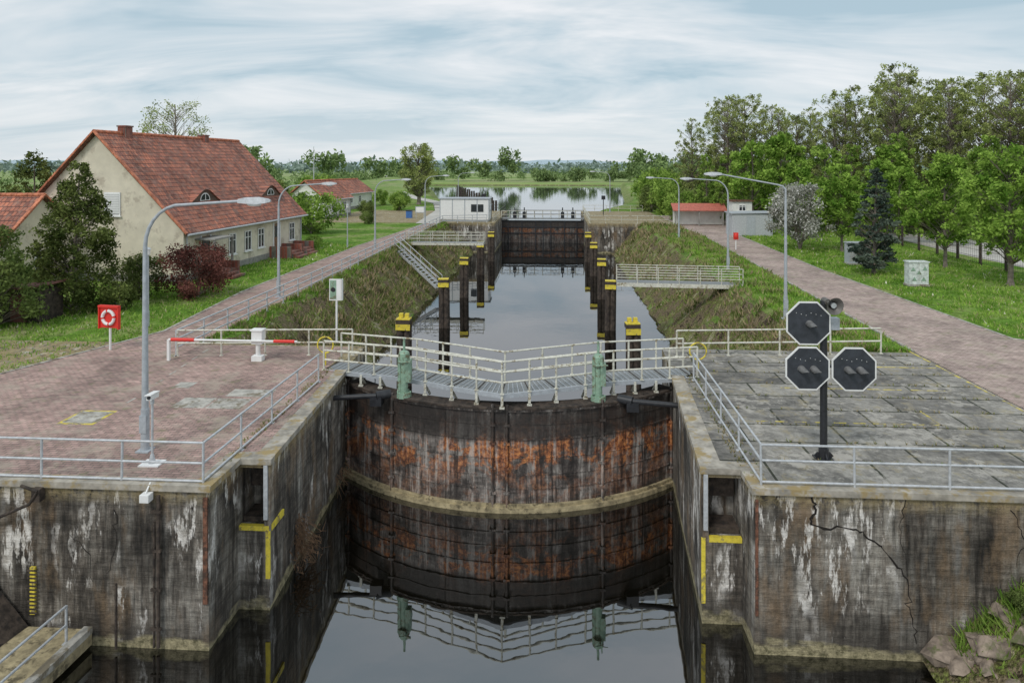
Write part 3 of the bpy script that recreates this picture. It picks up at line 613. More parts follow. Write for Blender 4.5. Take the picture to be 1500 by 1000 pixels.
def house(name,loc,rz,W,L,eave,ridge,wallm,ov=.4):
    e=empty(name,loc,rz); s=(ridge-eave)/(W/2)
    b=MB(); x0=-ov; x1=-W+ov; ze=eave+ov*s-.1; y0=.3; y1=L-.3; zr=ridge-.12
    prof=[(x0,-.1),(x0,ze),(-W/2,zr),(x1,ze),(x1,-.1)]
    vs=[(x,y0,z) for x,z in prof]+[(x,y1,z) for x,z in prof]
    b.add(vs,[(0,1,2,3,4),(9,8,7,6,5)]+[(i,5+i,5+(i+1)%5,(i+1)%5) for i in range(5)]); b.obj('walls',[wallm],parent=e)
    b=MB(); k=40
    for sgn in (0,1):
        def pt(t,y,off): 
            x=-W/2*t if sgn==0 else -W+W/2*t; sag=-.05*math.sin(y*.9)*math.sin(t*3.1)
            return (x,y,eave+(ridge-eave)*t+off+sag)
        vs=[];nn=12
        for j in range(k+1):
            for i in range(nn+1): vs.append(pt(i/nn,L*j/k,0))
        n1=len(vs)
        b.add(vs,[(j*(nn+1)+i,(j+1)*(nn+1)+i,(j+1)*(nn+1)+i+1,j*(nn+1)+i+1) for j in range(k) for i in range(nn)],0)
        lo=[(v[0],v[1],v[2]-.13) for v in (vs[0],vs[nn],vs[n1-1],vs[n1-1-nn])]; hi=[vs[0],vs[nn],vs[n1-1],vs[n1-1-nn]]
        b.add(lo+hi,[(0,1,5,4),(1,2,6,5),(2,3,7,6),(3,0,4,7),(0,3,2,1)],1)
    b.obj('roof',[ROOF,RUST],parent=e)
    b=MB(); 
    for j in range(int(L/.35)):
        y=j*.35; b.tube((-W/2,y,ridge+.02),(-W/2,y+.36,ridge+.03),.13,.11,8)
    for sg in (0,1):
        for j in range(22):
            t0=j/22;t1=(j+1.05)/22
            xa=-W/2*t0 if sg==0 else -W+W/2*t0; xb=-W/2*t1 if sg==0 else -W+W/2*t1
            b.beam((xa,.02,eave+(ridge-eave)*t0+.03),(xb,.02,eave+(ridge-eave)*t1+.05),.2,.1)
    b.obj('ridge_and_verge_tiles',[OTILE],parent=e)
    b=MB(); b.tube((.06,.05,eave-.08),(.06,L-.05,eave-.08),.075,n=8); b.tube((-ov+.08,L-.6,0),(-ov+.08,L-.6,eave-.1),.05,n=8); b.tube((-ov+.08,.55,0),(-ov+.08,.55,eave-.1),.05,n=8); b.obj('gutter',[GALV],parent=e)
    b=MB(); b.box((x1-.03,y0-.03,-.1),(x0+.03,y0+.1,.45)); b.box((x0-.1,y0+.1,-.1),(x0+.03,y1+.03,.45)); b.obj('plinth',[PLINTH],parent=e)
    return e,s
h,s=house('farm_house',(-23.2,41.6,0),math.radians(-3.5),12.8,18,3.1,9.6,CREAM)
b=MB()
for y in (6.1,8.3,10.3,15.7): window(b,(-.4,y,1.05),.95,1.5,'x')
b.obj('windows',[WHITE,GLASSM],parent=h)
b=MB(); window(b,(-5.3,.3,4.2),1.15,1.5,'y',mull=False); b.box((-5.8,.22,4.3),(-4.8,.255,5.65),0)
for i in range(12): b.box((-5.8,.21,4.32+i*.11),(-4.8,.2199,4.33+i*.11),1)
window(b,(-9.5,.3,1.1),1.2,1.4,'y'); b.obj('gable_windows',[WHITE,GLASSM],parent=h)
b=MB()
for y in (2.7,12.9):
    b.box((-.397,y-.5,.5),(-.34,y+.5,2.7),0); b.box((-.34,y-.4,1.6),(-.33,y+.4,2.5),1); b.box((-.397,y-.62,.45),(-.32,y-.5,2.8),2); b.box((-.397,y+.5,.45),(-.32,y+.62,2.8),2)
b.obj('doors',[simple('brown_door',(.2,.11,.06),.5),GLASSM,WHITE],parent=h)
b=MB(); b.box((-.4,1.5,2.55),(1.0,3.9,2.65)); b.box((.85,1.55,.45),(.97,1.67,2.55)); b.box((.85,3.75,.45),(.97,3.87,2.55)); b.obj('porch',[PLINTH],parent=h)
b=MB()
for y in (2.7,12.9,15.0):
    b.box((-.37,y-1.0,0),(1.3,y+1.0,.5)); b.box((1.3,y-.8,0),(1.65,y+.8,.33)); b.box((1.65,y-.8,0),(2.0,y+.8,.16)); b.box((-.37,y-1.2,0),(1.4,y-1.001,.95)); b.box((-.37,y+1.001,0),(1.4,y+1.2,.95))
b.obj('brick_steps',[REDBR],parent=h)
b=MB(); b.box((-6.7,2.6,9.2),(-6.1,3.3,10.05)); b.box((-6.75,2.55,10.05),(-6.05,3.35,10.15)); b.box((-6.7,12.,9.1),(-6.1,12.6,9.85)); b.box((-6.75,11.95,9.85),(-6.05,12.65,9.93)); b.obj('chimneys',[REDBR],parent=h)
DFRONT=simple('dormer_dark_front',(.12,.08,.06),.9)  # dark brown face framing the dormer window
for yc in (4.9,14.6):
    b=MB(); xf=-1.75; zf=3.1-xf*s; n=24; hw=2.2; vs=[]
    def ah(u): return .85*(.5+.5*math.cos(math.pi*u))**1.1
    for i in range(n+1):
        u=-1+2*i/n; a=ah(u); vs+=[(xf+.12,yc+u*hw,zf+a-.12*s*(1 if a<.05 else 0)+.02),(xf-a/s-.03,yc+u*hw,zf+a+.05)]
    b.add(vs,[(2*i,2*i+2,2*i+3,2*i+1) for i in range(n)],0,True)
    vs=[]
    for i in range(n+1):
        u=-1+2*i/n; vs+=[(xf,yc+u*hw,zf-.02),(xf,yc+u*hw,zf+ah(u)-.0)]
    b.add(vs,[(2*i,2*i+2,2*i+3,2*i+1) for i in range(n)],1)
    m=12; P=[(yc+.62*math.cos(math.pi*i/m),zf+.08+.55*math.sin(math.pi*i/m)) for i in range(m+1)]
    b.add([(xf+.02,y,z) for y,z in P],[tuple(range(m+1))],2)
    P=[(yc+.52*math.cos(math.pi*i/m),zf+.13+.43*math.sin(math.pi*i/m)) for i in range(m+1)]
    b.add([(xf+.03,y,z) for y,z in P],[tuple(range(m+1))],3)
    b.box((xf+.035,yc-.03,zf+.1),(xf+.05,yc+.03,zf+.56),2)
    b.obj('eyebrow_dormer',[ROOF,DFRONT,WHITE,GLASSM],parent=h)
an,s2=house('annex_house',(-31.3,43.3,0),math.radians(90),6.6,9.,3.0,5.6,CREAM,.3)
b=MB(); window(b,(-3.3,.3,1.0),1.,1.2,'y'); b.obj('window',[WHITE,GLASSM],parent=an)
h2,_=house('white_cottage',(-31.5,92,0),math.radians(-8),6.5,9,2.7,5.3,RENDG)
b=MB(); window(b,(-.4,3,1),1,1.2,'x'); window(b,(-.4,6.5,1),1,1.2,'x'); window(b,(-3.2,.3,1.),1.,1.2,'y'); b.obj('windows',[WHITE,GLASSM],parent=h2)
h3,_=house('white_cottage',(-35,112,0),math.radians(-8),6.5,12,2.7,5.0,RENDG)
b=MB(); window(b,(-.4,3,1),1,1.2,'x'); window(b,(-.4,6.5,1),1,1.2,'x'); b.obj('windows',[WHITE,GLASSM],parent=h3)
b=MB(); b.box((-1,-.8,0),(1,.8,1.5),0); b.beam((-1.25,0,1.45),(1.25,0,1.75),2.1,.08,1); b.box((-.4,-.83,0),(.4,-.801,1.3),1); b.obj('garden_shed',[DARK,simple('shed_roof',(.2,.09,.07),.8)],(-25.4,31.6,0))
sh=empty('grey_shed',(18.6,73.5,0))
b=MB(); b.box((0,0,0),(4.2,2.6,2.3))
for i in range(21): b.box((.08+i*.2,-.02,.05),(.14+i*.2,-.001,2.25))
b.obj('walls',[GALV],parent=sh); b=MB(); b.beam((-.15,1.3,2.38),(4.35,1.3,2.46),2.9,.1); b.obj('roof',[GREYP],parent=sh); b=MB(); b.box((1.5,-.05,.05),(2.4,-.021,2.05)); b.obj('door',[GREYP],parent=sh)
hu=empty('white_hut',(20.3,80,0)); b=MB(); b.box((0,0,0),(2.2,2.2,3.3)); b.obj('walls',[RENDG],parent=hu); b=MB(); b.box((-.2,-.2,3.3),(2.4,2.4,3.42)); b.obj('roof',[RUST],parent=hu); b=MB(); window(b,(1.1,0,2.2),.8,.7,'y'); b.obj('window',[WHITE,GLASSM],parent=hu)
sl=empty('red_roof_shelter',(14.5,86.5,0))
b=MB(); b.add([(0,-1,1.9),(6.6,-1,1.9),(6.6,.8,2.7),(0,.8,2.7),(0,-1,1.82),(6.6,-1,1.82),(6.6,.8,2.62),(0,.8,2.62)],[(0,1,2,3),(4,7,6,5),(0,4,5,1),(1,5,6,2),(2,6,7,3),(3,7,4,0)]); b.obj('roof',[simple('red_sheet',(.45,.13,.09),.6)],parent=sl)
b=MB(); 
for x in (.3,3.2,6.1):
    b.box((x-.07,-.87,0),(x+.07,-.73,1.82)); b.box((x-.07,.5,0),(x+.07,.64,2.4))
b.obj('posts',[PLINTH],parent=sl); b=MB(); b.box((.2,.4,.1),(6.4,.46,2.3)); b.obj('rear_wall',[RENDG],parent=sl)
CABP=simple('cabinet_pale',(.6,.64,.62),.5)
def cabinet(name,x,y,w,d,h,tri):
    b=MB(); b.box((-w/2-.05,-d/2-.05,0),(w/2+.05,d/2+.05,.12),0); b.box((-w/2,-d/2,.12),(w/2,d/2,h),1); b.box((-w/2-.05,-d/2-.05,h),(w/2+.05,d/2+.05,h+.07),1)
    b.box((-.01,-d/2-.012,.2),(.01,-d/2-.001,h-.05),0)
    if tri:
        for i,(tx,tz) in enumerate(((-.28,.45),(.28,.45),(0,.85),(-.35,1.05),(.35,1.1))):
            b.add([(tx-.15,-d/2-.016,tz-.12),(tx+.15,-d/2-.016,tz-.12),(tx,-d/2-.016,tz+.14)],[(0,1,2)],2)
    else:
        for i in range(9): b.box((-w/2+.08,-d/2-.02,.3+i*.14),(w/2-.08,-d/2-.001,.35+i*.14),0)
    b.obj(name,[CONC,GREYP if not tri else CABP,GREEN],(x,y,0))
cabinet('utility_cabinet',22.3,43.8,1.15,.6,1.45,True); cabinet('utility_cabinet',22.7,53.0,1.6,.8,1.6,False)
b=MB()
prev=None
for i in range(22):
    x=31.4+.04*i*2.6*.6; y=44+i*3.; b.box((x-.07,y-.07,-.1),(x+.07,y+.07,1.9))
    if prev:
        for z in (.15,.6,1.1,1.5,1.8): b.tube((prev[0],prev[1],z),(x,y,z),.012,n=4)
        for k in range(1,12):
            f=k/12; b.tube((prev[0]+(x-prev[0])*f,prev[1]+(y-prev[1])*f,.1),(prev[0]+(x-prev[0])*f,prev[1]+(y-prev[1])*f,1.8),.007,n=3)
    prev=(x,y)
b.obj('mesh_fence',[DARK])
b=MB(); b.tube((0,0,0),(0,0,10.5),.12,.04,6); 
for z in (7,8.4,9.6): b.tube((-.7,0,z),(.7,0,z),.04,n=4)
b.obj('radio_mast',[GALV],(-39,108,0))
b=MB()
for i in range(16):
    f=i/15; x=-11-f*18; y=120+f*80
    for dx in (0,.5): b.tube((x+dx,y,-3),(x+dx,y,1.3+.3*(i%2)),.22,.2,7)
b.obj('mooring_dolphins',[DARK])
b=MB(); b.tube((0,0,0),(0,0,1.3),.04); b.tube((1.1,0,0),(1.1,0,1.3),.04); b.box((-.1,-.05,.8),(1.2,-.01,1.7),1); b.box((0,-.056,.9),(1.1,-.0501,1.6),2); b.obj('notice_board',[GALV,GREYP,WHITE],(-19.6,95,0))
b=MB(); b.box((-.4,-.35,0),(.4,.35,1.0),0); b.box((-.44,-.4,1.0),(.44,.4,1.1),1); b.obj('waste_bin',[simple('blue_plastic',(.05,.15,.4),.5),BLACK],(-20.8,96,0))
# ------------------------------------------------------------------ foliage
def leafquads(rng,C,Rr,n,size,flat=1.):
    w=Rr**2; w=w/w.sum(); idx=rng.choice(len(C),n,p=w)
    d=rng.normal(size=(n,3)); d/=np.linalg.norm(d,axis=1)[:,None]
    rad=Rr[idx]*rng.uniform(.1,1.1,n)**.7
    p=C[idx]+d*rad[:,None]*np.array([1,1,flat])
    a=rng.normal(size=(n,3)); a/=np.linalg.norm(a,axis=1)[:,None]
    c=rng.normal(size=(n,3)); bb=np.cross(a,c); bb/=np.linalg.norm(bb,axis=1)[:,None]
    s=size*rng.uniform(.6,1.4,n)[:,None]
    V=np.stack([p-a*s,p-bb*s*.5,p+a*s,p+bb*s*.5],1).reshape(-1,3)
    F=np.arange(n*4).reshape(n,4); return V,F
def prof(shape,t):
    if shape=='round': return math.sqrt(max(0,1-(2*t-1)**2))**.8
    if shape=='egg': return math.sqrt(max(0,1-(2*t-1)**2))**.8*(1.15-.5*t)
    if shape=='cone': return (1-t)**.85*(.55+.45*min(1,t*8))
    if shape=='column': return min(1,(1-t)*2.2)**.6*(.85+.15*min(1,t*5))
    if shape=='vase': return (.45+.55*math.sin(min(1,t*1.15)*math.pi*.62))*(1 if t<.8 else (1-(t-.8)/.2*.55))
def tree_mesh(name,seed,H,Rc,base,n,size,leafm,shape='round',K=60,trunk=.18,cr=.27,mist=0,flat=1.,stems=1,amp=1.,nb=None):
    rng=np.random.default_rng(seed); b=MB(); C=[];S=[]
    lean=rng.uniform(-.03,.03,2)*H
    lob=rng.uniform(0,6.28,3); 
    for i in range(K):
        t=rng.uniform(.02,.97)**(1.25 if shape=='cone' else 1); a=rng.uniform(0,6.283)
        uneven=1+amp*(.18*math.sin(2*a+lob[0]+3*t)+.12*math.sin(5*a+lob[1]+5*t))
        r=Rc*prof(shape,t)*math.sqrt(rng.uniform(.12,1))*uneven*.88
        C.append((lean[0]*t+r*math.cos(a),lean[1]*t+r*math.sin(a),base+(H-base)*t)); S.append(Rc*cr*rng.uniform(.55,1.25)*(.45+.55*max(.25,prof(shape,t))))
    C=np.array(C);S=np.array(S)
    top=base+(H-base)*.9
    def axis(z): f=min(1,max(0,z/H)); return Vector((lean[0]*f+.05*math.sin(z*1.3)*trunk*4,lean[1]*f+.05*math.cos(z*1.1)*trunk*4,z))
    for st in range(stems):
        sa=st*6.283/max(1,stems)+.4; sp=0 if stems==1 else Rc*.45
        pts=[axis(top*i/7)+Vector((math.cos(sa),math.sin(sa),0))*sp*(i/7) for i in range(8)]
        b.path(pts,trunk,8,0,trunk*.18)
    b.tube((0,0,-.1),(0,0,.35),trunk*1.5,trunk,8)
    for i in range(min(K,nb or K)):
        c=Vector(C[i]); hz=math.hypot(c.x,c.y); z0=max(base*.7,c.z-hz*rng.uniform(.6,1.3)); z0=min(z0,top)
        p0=axis(z0)
        if stems>1:
            a=math.atan2(c.y,c.x); p0=p0+Vector((math.cos(a),math.sin(a),0))*Rc*.3*z0/top
        mid=p0.lerp(c,.5)+Vector((rng.normal()*.06*hz,rng.normal()*.06*hz,.04*hz)); rb=trunk*.26*(1-.6*z0/H)
        b.tube(p0,mid,rb,rb*.6,5,0,False); b.tube(mid,c,rb*.6,rb*.2,4,0,False)
        for k in range(2):
            e=c+Vector(rng.normal(size=3))*S[i]*.8; b.tube(mid.lerp(c,rng.uniform(.3,.9)),e,rb*.25,rb*.1,3,0,False)
    V,F=leafquads(rng,C,S,n,size,flat); b.add(V.tolist(),F.tolist(),1)
    if mist:
        idx=rng.choice(K,mist); V,F=leafquads(rng,C[idx],np.full(mist,.5),mist*70,.13); b.add(V.tolist(),F.tolist(),2)
    return b.mesh(name,[BARK,leafm,L_MIST])
def put(name,me,x,y,rz=0,s=1,z=-.03):
    o=bpy.data.objects.new(name,me); o.location=(x,y,z); o.rotation_euler=(0,0,rz); o.scale=(s,s,s); sc.collection.objects.link(o); return o
put('maple_tree',tree_mesh('maple_a',1,8.4,2.4,1.8,9000,.12,L_MAPLE,'egg',110,.14,.2),28.3,51.6)
put('maple_tree',tree_mesh('maple_b',2,8.8,3.0,1.8,11000,.12,L_MAPLE,'egg',130,.17,.2),28.2,44.3)
put('maple_tree',tree_mesh('maple_c',3,7.6,2.5,1.6,6500,.14,L_MAPLE,'egg',80,.13,.22),24.8,61)
put('spruce_tree',tree_mesh('spruce',4,7.5,2.3,.5,9000,.11,L_SPRUCE,'cone',170,.13,.17,flat=.4),21.9,48.6)
put('blossom_tree',tree_mesh('blossom',5,5.7,3.3,1.0,8500,.11,L_BLOS,'round',90,.11,.22,stems=4),21.6,62)
YM=[tree_mesh('young_tree_a',11,8.6,2.8,1.0,5500,.17,L_MAPLE,'egg',70,.13,.23),tree_mesh('young_tree_b',12,9,2.5,1.2,5000,.17,L_BUSH,'egg',60,.13,.23)]
for i,(x,y,hh) in enumerate(((26.5,76,8.2),(30.5,79,9.4),(34.5,75,8.2),(36.5,66,8.0),(23.5,83,10.5),(40,72,8),(28,87,11.5),(44,74,9),(33,68,7.5),(24,96,9),(38,80,10),(48,70,8.5),(53,66,9),(21,88,6))): put('young_tree',YM[i%2],x,y,i*1.3,hh/8.6)
TM=[tree_mesh('tall_tree_a',21,20,4.8,3.5,7500,.15,L_TALL,'vase',260,.3,.11,mist=6),
    tree_mesh('tall_tree_b',22,19,4.2,3.0,7000,.15,L_TALL,'egg',240,.26,.12,mist=3),
    tree_mesh('tall_tree_c',23,20,4.6,4.0,6500,.15,L_TALL,'vase',250,.28,.11,mist=8),
    tree_mesh('birch_tree_d',24,15,2.8,2.0,7500,.16,L_BUSH,'egg',110,.18,.18)]
rr=random.Random(5)
tall=[(20.5,104,1,.76),(24.5,100,0,.86),(28.0,104,2,.88),(20,92,3,.62),(31,97,1,.8),(34.5,101,2,.78),(37,93,0,.8),(40,97,2,.92),(43,90,0,.95),(46,94,2,1.02),(48.5,87,1,1.0),(51,92,0,1.0),(54,85,2,.98),
      (57,88,0,.95),(59,80,1,.92),(62,86,2,.95),(60,74,0,.84),(64,78,2,.88),(67,72,1,.86),(71,82,0,1),(75,76,2,1),(55,74,3,.8),(48,79,3,.78),(80,88,1,1.1),(63,67,0,.78),(68,64,1,.8),
      (26,108,0,.85),(33,106,0,.85),(38,104,1,.9),(43,101,1,.95),(48,100,0,1.0),(53,98,1,1.0),(58,96,2,1.0),(64,94,0,1.0),(70,92,2,1.05),(30,92,3,.8),(41,84,3,.75),(36,86,3,.7),(66,84,1,.95),(72,70,2,.85)]
for x,y,k,s in tall: put('tall_tree' if k<3 else 'birch_tree',TM[k],x,y,rr.uniform(0,6.28),s*rr.uniform(.95,1.05))
BM=[tree_mesh('bush_a',31,3.4,2.4,.2,3500,.14,L_BUSH,'round',45,.07,.3),tree_mesh('bush_b',32,3.0,2.2,.2,3200,.14,L_OLIVE,'round',40,.07,.3)]
for i,(x,y,s) in enumerate(((17,95,1.1),(19.5,99,1.3),(16.5,103,1.4),(15.5,112,1.3),(17.5,120,1.6),(22,94,1.3),(24,88,1.1),(34,85,1.3),(38,88,1.4),(42,82,1.2),(45,84,1.4),(50,80,1.5),(54,78,1.3),(57,72,1.3),(60,69,1.4),(28,84,1.0),(18.5,128,1.9),(21,138,2.),(20,108,1.8),(64,70,1.5),(47,74,1.3),(30,90,1.5),(33,92,1.5),(26,96,1.6),(52,70,1.2),(40,78,1.2),(35,80,1.1),(56,66,1.2),(61,63,1.3),(66,60,1.3))):
    put('hedge_bush',BM[i%2],x,y,i*.8,s)
put('thuja_tree',tree_mesh('thuja',41,7.8,1.95,-.2,17000,.085,L_DARK,'column',340,.14,.18,amp=.4,nb=60),-24.6,33.4)
put('thuja_tree',tree_mesh('thuja_b',42,8.6,2.5,.3,6000,.12,L_DARK,'column',140,.14,.22,amp=.5,nb=40),-38.4,47.9)
put('pine_shrub',tree_mesh('pine_shrub',43,4.8,2.3,.1,9000,.09,L_OLIVE,'egg',110,.1,.22),-25.8,29.8)
put('purple_bush',tree_mesh('purple_bush',44,2.9,2.2,.05,8500,.075,L_PURP,'round',90,.06,.26),-20.3,37.6)
put('dark_bush',tree_mesh('dark_bush',45,2.3,1.7,.05,6000,.07,L_DARK,'round',60,.06,.3),-23.4,37.0)
put('dark_bush',tree_mesh('dark_bush2',46,1.5,1.0,.02,2500,.07,L_DARK,'round',30,.05,.33),-22.3,33.6)
put('bare_tree',tree_mesh('bare_tree',47,14.6,4.3,8.5,2600,.11,L_TALL,'round',110,.28,.15),-42,72.5)
put('green_bush',BM[0],-26.8,73.4,0,1.25)
put('green_bush',BM[1],-30.5,78,0,1.3); put('apple_tree',TM[3],-45,80,0,.62)
for i,(x,y,s) in enumerate(((-28,100,.7),(-26,112,.9),(-40,104,1.2),(-44,125,1.6),(-50,118,1.5),(-33,128,.8),(-24,86,.5),(-21.6,59.5,.35))): put('garden_bush',BM[(i+1)%2],x,y,i,s)
put('willow_tree',tree_mesh('willow',48,11.8,4.6,1.8,8500,.18,L_TALL,'round',150,.4,.17),-26.3,130)
put('garden_bush',BM[1],-27.5,34.5,1,.6)
put('vine_bush',BM[0],-31.3,37.2,1,.5)
for i in range(16):
    x=9.3+rg.random()*3.4; y=12.3+rg.random()*3.4; put('bank_shrub',BM[i%2],x,y,i,.08+.12*rg.random(),float(gz(np.array([x]),np.array([y]))[0]))
rng=np.random.default_rng(9)
def treeline(name,items,mat,q=.9):
    Vs=[];Fs=[];o=0
    for (x,y,h,w,n) in items:
        K=9; C=np.stack([x+rng.normal(size=K)*w*.3,y+rng.normal(size=K)*w*.3,h*rng.uniform(.15,.82,K)],1); S=np.full(K,w*.24)*rng.uniform(.7,1.2,K)
        V,F=leafquads(rng,C,S,n,q*w*.07); Vs.append(V);Fs.append(F+o);o+=len(V)
    me=bpy.data.meshes.new(name); V=np.concatenate(Vs);F=np.concatenate(Fs); me.from_pydata(V.tolist(),[],F.tolist()); me.materials.append(mat)
    ob=bpy.data.objects.new(name,me); sc.collection.objects.link(ob)
it=[]
for i in range(70): x=rng.uniform(-190,110); it.append((x,rng.uniform(315,440),rng.uniform(2.5,5),rng.uniform(5,10),160))
for x,y,hh,w in ((-43,330,14,14),(-22,335,17,13),(38,320,14,16),(46,318,11,12),(-85,330,12,15),(-100,300,13,16),(60,300,14,15),(-70,350,9,18),(-130,290,14,20),(-150,300,12,20),(28,322,6,8),(-5,325,5,12),(10,322,6,10)): it.append((x,y,hh,w,900))
for i in range(40): it.append((rng.uniform(32,110),rng.uniform(150,300),rng.uniform(7,12),rng.uniform(7,11),350))
for i in range(30): it.append((rng.uniform(-130,-62),rng.uniform(150,300),rng.uniform(3,8),rng.uniform(5,9),220))
treeline('distant_trees',it,L_FAR)
it=[]
for i in range(420):
    y=rng.uniform(600,1900); it.append((rng.uniform(-1.0,.8)*y,y,rng.uniform(5,11)*(1+y/3000),rng.uniform(15,35),50))
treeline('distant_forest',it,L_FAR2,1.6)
b=MB(); n=160; vs=[]
for i in range(n+1):
    x=-4000+8000*i/n; hh=26+14*math.sin(i*.11)+8*math.sin(i*.31+1)+3*math.sin(i*1.3); vs+=[(x,3600,-1),(x,3700,hh)]
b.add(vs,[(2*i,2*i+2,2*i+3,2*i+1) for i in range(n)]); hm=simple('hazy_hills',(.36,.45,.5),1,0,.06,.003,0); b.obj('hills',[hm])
def inpoly_mask(x,y,poly):
    m=np.zeros(len(x),bool); n=len(poly); j=n-1
    for i in range(n):
        xi,yi=poly[i];xj,yj=poly[j]
        c=((yi>y)!=(yj>y))&(x<(xj-xi)*(y-yi)/(yj-yi+1e-9)+xi); m^=c; j=i
    return m
def blades(name,poly,n,h,w,mat,seed=1,bias=1.5,thr=-.35):
    r=np.random.default_rng(seed); px=np.array([p[0] for p in poly]);py=np.array([p[1] for p in poly])
    x=r.uniform(px.min(),px.max(),n*2); y=py.min()+(py.max()-py.min())*r.uniform(0,1,n*2)**bias
    cl=np.sin(x*1.7+3*np.sin(y*.6))*np.sin(y*1.3+2*np.sin(x*.8)); m=inpoly_mask(x,y,poly)&(cl+r.uniform(-1,1,n*2)*.6>thr); x=x[m][:n];y=y[m][:n]; k=len(x)
    z=gz(x,y); a=r.uniform(0,6.28,k); hh=h*r.uniform(.4,1.5,k)*(1+y/60); ww=w*(1+y/45)
    dx=np.cos(a)*ww;dy=np.sin(a)*ww; lx=r.normal(size=k)*hh*.5; ly=r.normal(size=k)*hh*.5
    V=np.stack([np.stack([x-dx,y-dy,z-.02],1),np.stack([x+dx,y+dy,z-.02],1),np.stack([x+lx,y+ly,z+hh],1)],1).reshape(-1,3); F=np.arange(k*3).reshape(k,3)
    me=bpy.data.meshes.new(name); me.from_pydata(V.tolist(),[],F.tolist()); me.materials.append(mat); ob=bpy.data.objects.new(name,me); sc.collection.objects.link(ob)
LP=[(-19.9,23),(-17.6,29.7),(-18.5,39),(-18.4,62),(-24,66),(-40,60),(-40,22)]; RP=[(20,31),(24,27.5),(32,27),(31.5,46),(34,80),(24,90),(19.7,78),(19.1,50)]
blades('lawn_grass',LP,42000,.08,.022,L_GRASS,seed=1); blades('lawn_grass',RP,46000,.08,.022,L_GRASS,seed=2)
blades('lawn_daisies',LP,900,.07,.04,L_FLOW,seed=11,thr=.4); blades('lawn_daisies',RP,1300,.07,.04,L_FLOW,seed=12,thr=.4)
blades('bank_weeds',[(-14.75,27.8),(-10.9,27.8),(-10.9,88),(-14.75,88)],14000,.17,.03,L_WEED,seed=3,thr=.25)
blades('bank_weeds',[(7.5,28.2),(14.1,28.2),(14.6,42),(15.4,72),(15,88),(7.5,88)],15000,.15,.03,L_WEED,seed=4,thr=.25)
blades('verge_grass',[(11.2,28.2),(14.1,28.2),(14.6,42),(15.4,72),(11.2,72)],18000,.1,.022,L_GRASS,seed=6)
blades('verge_grass',[(-14.9,27.8),(-13.9,27.8),(-13.9,88),(-14.9,88)],7000,.1,.022,L_GRASS,seed=7)
blades('bank_weeds',[(8.8,12),(15,12),(15,15.9),(8.8,15.9)],9000,.2,.02,L_BUSH,seed=5,bias=1)
b=MB()
for i in range(900):
    q=rg.random()
    if q<.4: x=5+rg.random()*9; y=16.25+1.25*rg.randint(0,9)+rg.gauss(0,.03)
    elif q<.6: x=4.5+rg.random()*.5; y=16.5+rg.random()*8
    elif q<.8: x=-8.1-rg.random()*.3; y=16.5+rg.random()*8
    else: x=-14.9+rg.gauss(0,.12); y=27+rg.random()*20
    for k in range(4):
        a=rg.random()*6.28; hh=.03+.08*rg.random(); b.add([(x-.012,y,0),(x+.012,y,0),(x+math.cos(a)*.05,y+math.sin(a)*.05,hh)],[(0,1,2)])
b.obj('joint_weeds',[L_WEED])
b=MB()
for i in range(110):
    x=8.2+rg.random()**1.3*4.3; y=11+rg.random()*4.8; s=.1+.26*rg.random()**1.5; z=float(gz(np.array([x]),np.array([y]))[0])
    n=len(b.v); b.ell((x,y,max(z,-3.85)+s*.05),(s*(.8+rg.random()*.6),s*(.8+.5*rg.random()),s*.6),7)
    for k in range(n,len(b.v)):
        v=b.v[k]; q=math.sin(v[0]*13+i)*.06+math.sin(v[2]*17+v[1]*9)*.06; b.v[k]=(v[0]+q,v[1]+q*.7,v[2]+q)
b.s=[False]*len(b.s); b.obj('rock_pile',[ROCK])
b=MB()
for i in range(160):
    p=Vector((-7.25,18.6+rg.random()*.5,-2.5-rg.random()*.9)); q=p+Vector((rg.random()*.6,rg.gauss(0,.25),-.25+rg.gauss(0,.25))); b.tube(p,q,.008,.004,3); 
    e=q+Vector((rg.gauss(0,.1),rg.gauss(0,.1),rg.gauss(0,.1))); b.add([q,q+Vector((.04,0,.03)),e],[(0,1,2)])
for i in range(50):
    p=Vector((-7.4,22.5+rg.random()*1.6,-3.3+rg.random()*.3)); b.tube(p,p+Vector((rg.random()*.5,rg.gauss(0,.3),-.2+rg.gauss(0,.15))),.008,.004,3)
b.obj('dry_branches',[DIRTM])
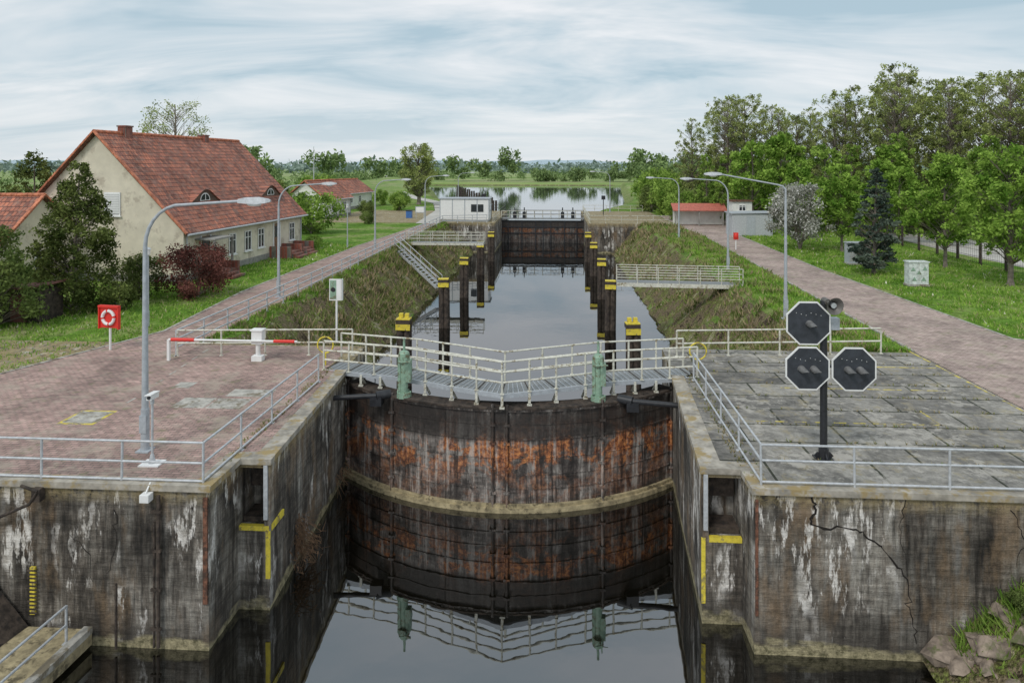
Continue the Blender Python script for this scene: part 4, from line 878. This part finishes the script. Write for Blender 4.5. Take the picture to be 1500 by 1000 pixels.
# ------------------------------------------------------------------ world / light / camera
w=bpy.data.worlds.new('World'); sc.world=w; w.use_nodes=True; nt=w.node_tree; nt.nodes.clear()
sky=N(nt,'ShaderNodeTexSky',{'sky_type':'NISHITA','sun_disc':False,'sun_elevation':math.radians(52),'sun_rotation':math.radians(210)})
tc=N(nt,'ShaderNodeTexCoord').outputs['Generated']; sp=N(nt,'ShaderNodeSeparateXYZ',Vector=tc)
zz=add_(nt,N(nt,'ShaderNodeMath',{'operation':'MAXIMUM'},i0=sp.outputs[2],i1=0.).outputs[0],.16)
u=N(nt,'ShaderNodeMath',{'operation':'DIVIDE'},i0=sp.outputs[0],i1=zz).outputs[0]; v=N(nt,'ShaderNodeMath',{'operation':'DIVIDE'},i0=sp.outputs[1],i1=zz).outputs[0]
cv=N(nt,'ShaderNodeCombineXYZ',X=u,Y=v,Z=0.).outputs[0]
cn=noise(nt,N(nt,'ShaderNodeMapping',Vector=cv,Scale=(.6,1.2,1),Rotation=(0,0,.3),Location=(2.3,.7,0)).outputs[0],1.0,5,.6,.6)
cc=ramp(nt,cn,[(.36,(.42,.55,.63)),(.45,(.56,.655,.715)),(.53,(.67,.73,.77)),(.64,(.82,.84,.86))])
hz=mr(nt,sp.outputs[2],0,.12,.65,0)
cc=mixc(nt,hz,cc,(.71,.755,.79))
cc=N(nt,'ShaderNodeVectorMath',{'operation':'SCALE'},Vector=cc,Scale=10.).outputs[0]
fin=mixc(nt,.08,cc,sky.outputs[0])
bg=N(nt,'ShaderNodeBackground',Color=fin,Strength=.108); N(nt,'ShaderNodeOutputWorld',Surface=bg.outputs[0])
sd=bpy.data.lights.new('sun','SUN'); sd.energy=1.5; sd.angle=math.radians(14); sd.color=(1,.96,.9)
so=bpy.data.objects.new('sun',sd); so.rotation_euler=(math.radians(42),0,math.radians(-30)); sc.collection.objects.link(so)
cd=bpy.data.cameras.new('camera'); cd.sensor_width=36; cd.lens=24; cd.shift_y=-.1713; cd.clip_end=12000; cd.clip_start=.1
co=bpy.data.objects.new('camera',cd); co.location=(0,0,7.4); co.rotation_euler=(math.radians(90),0,math.atan(.064)); sc.collection.objects.link(co); sc.camera=co
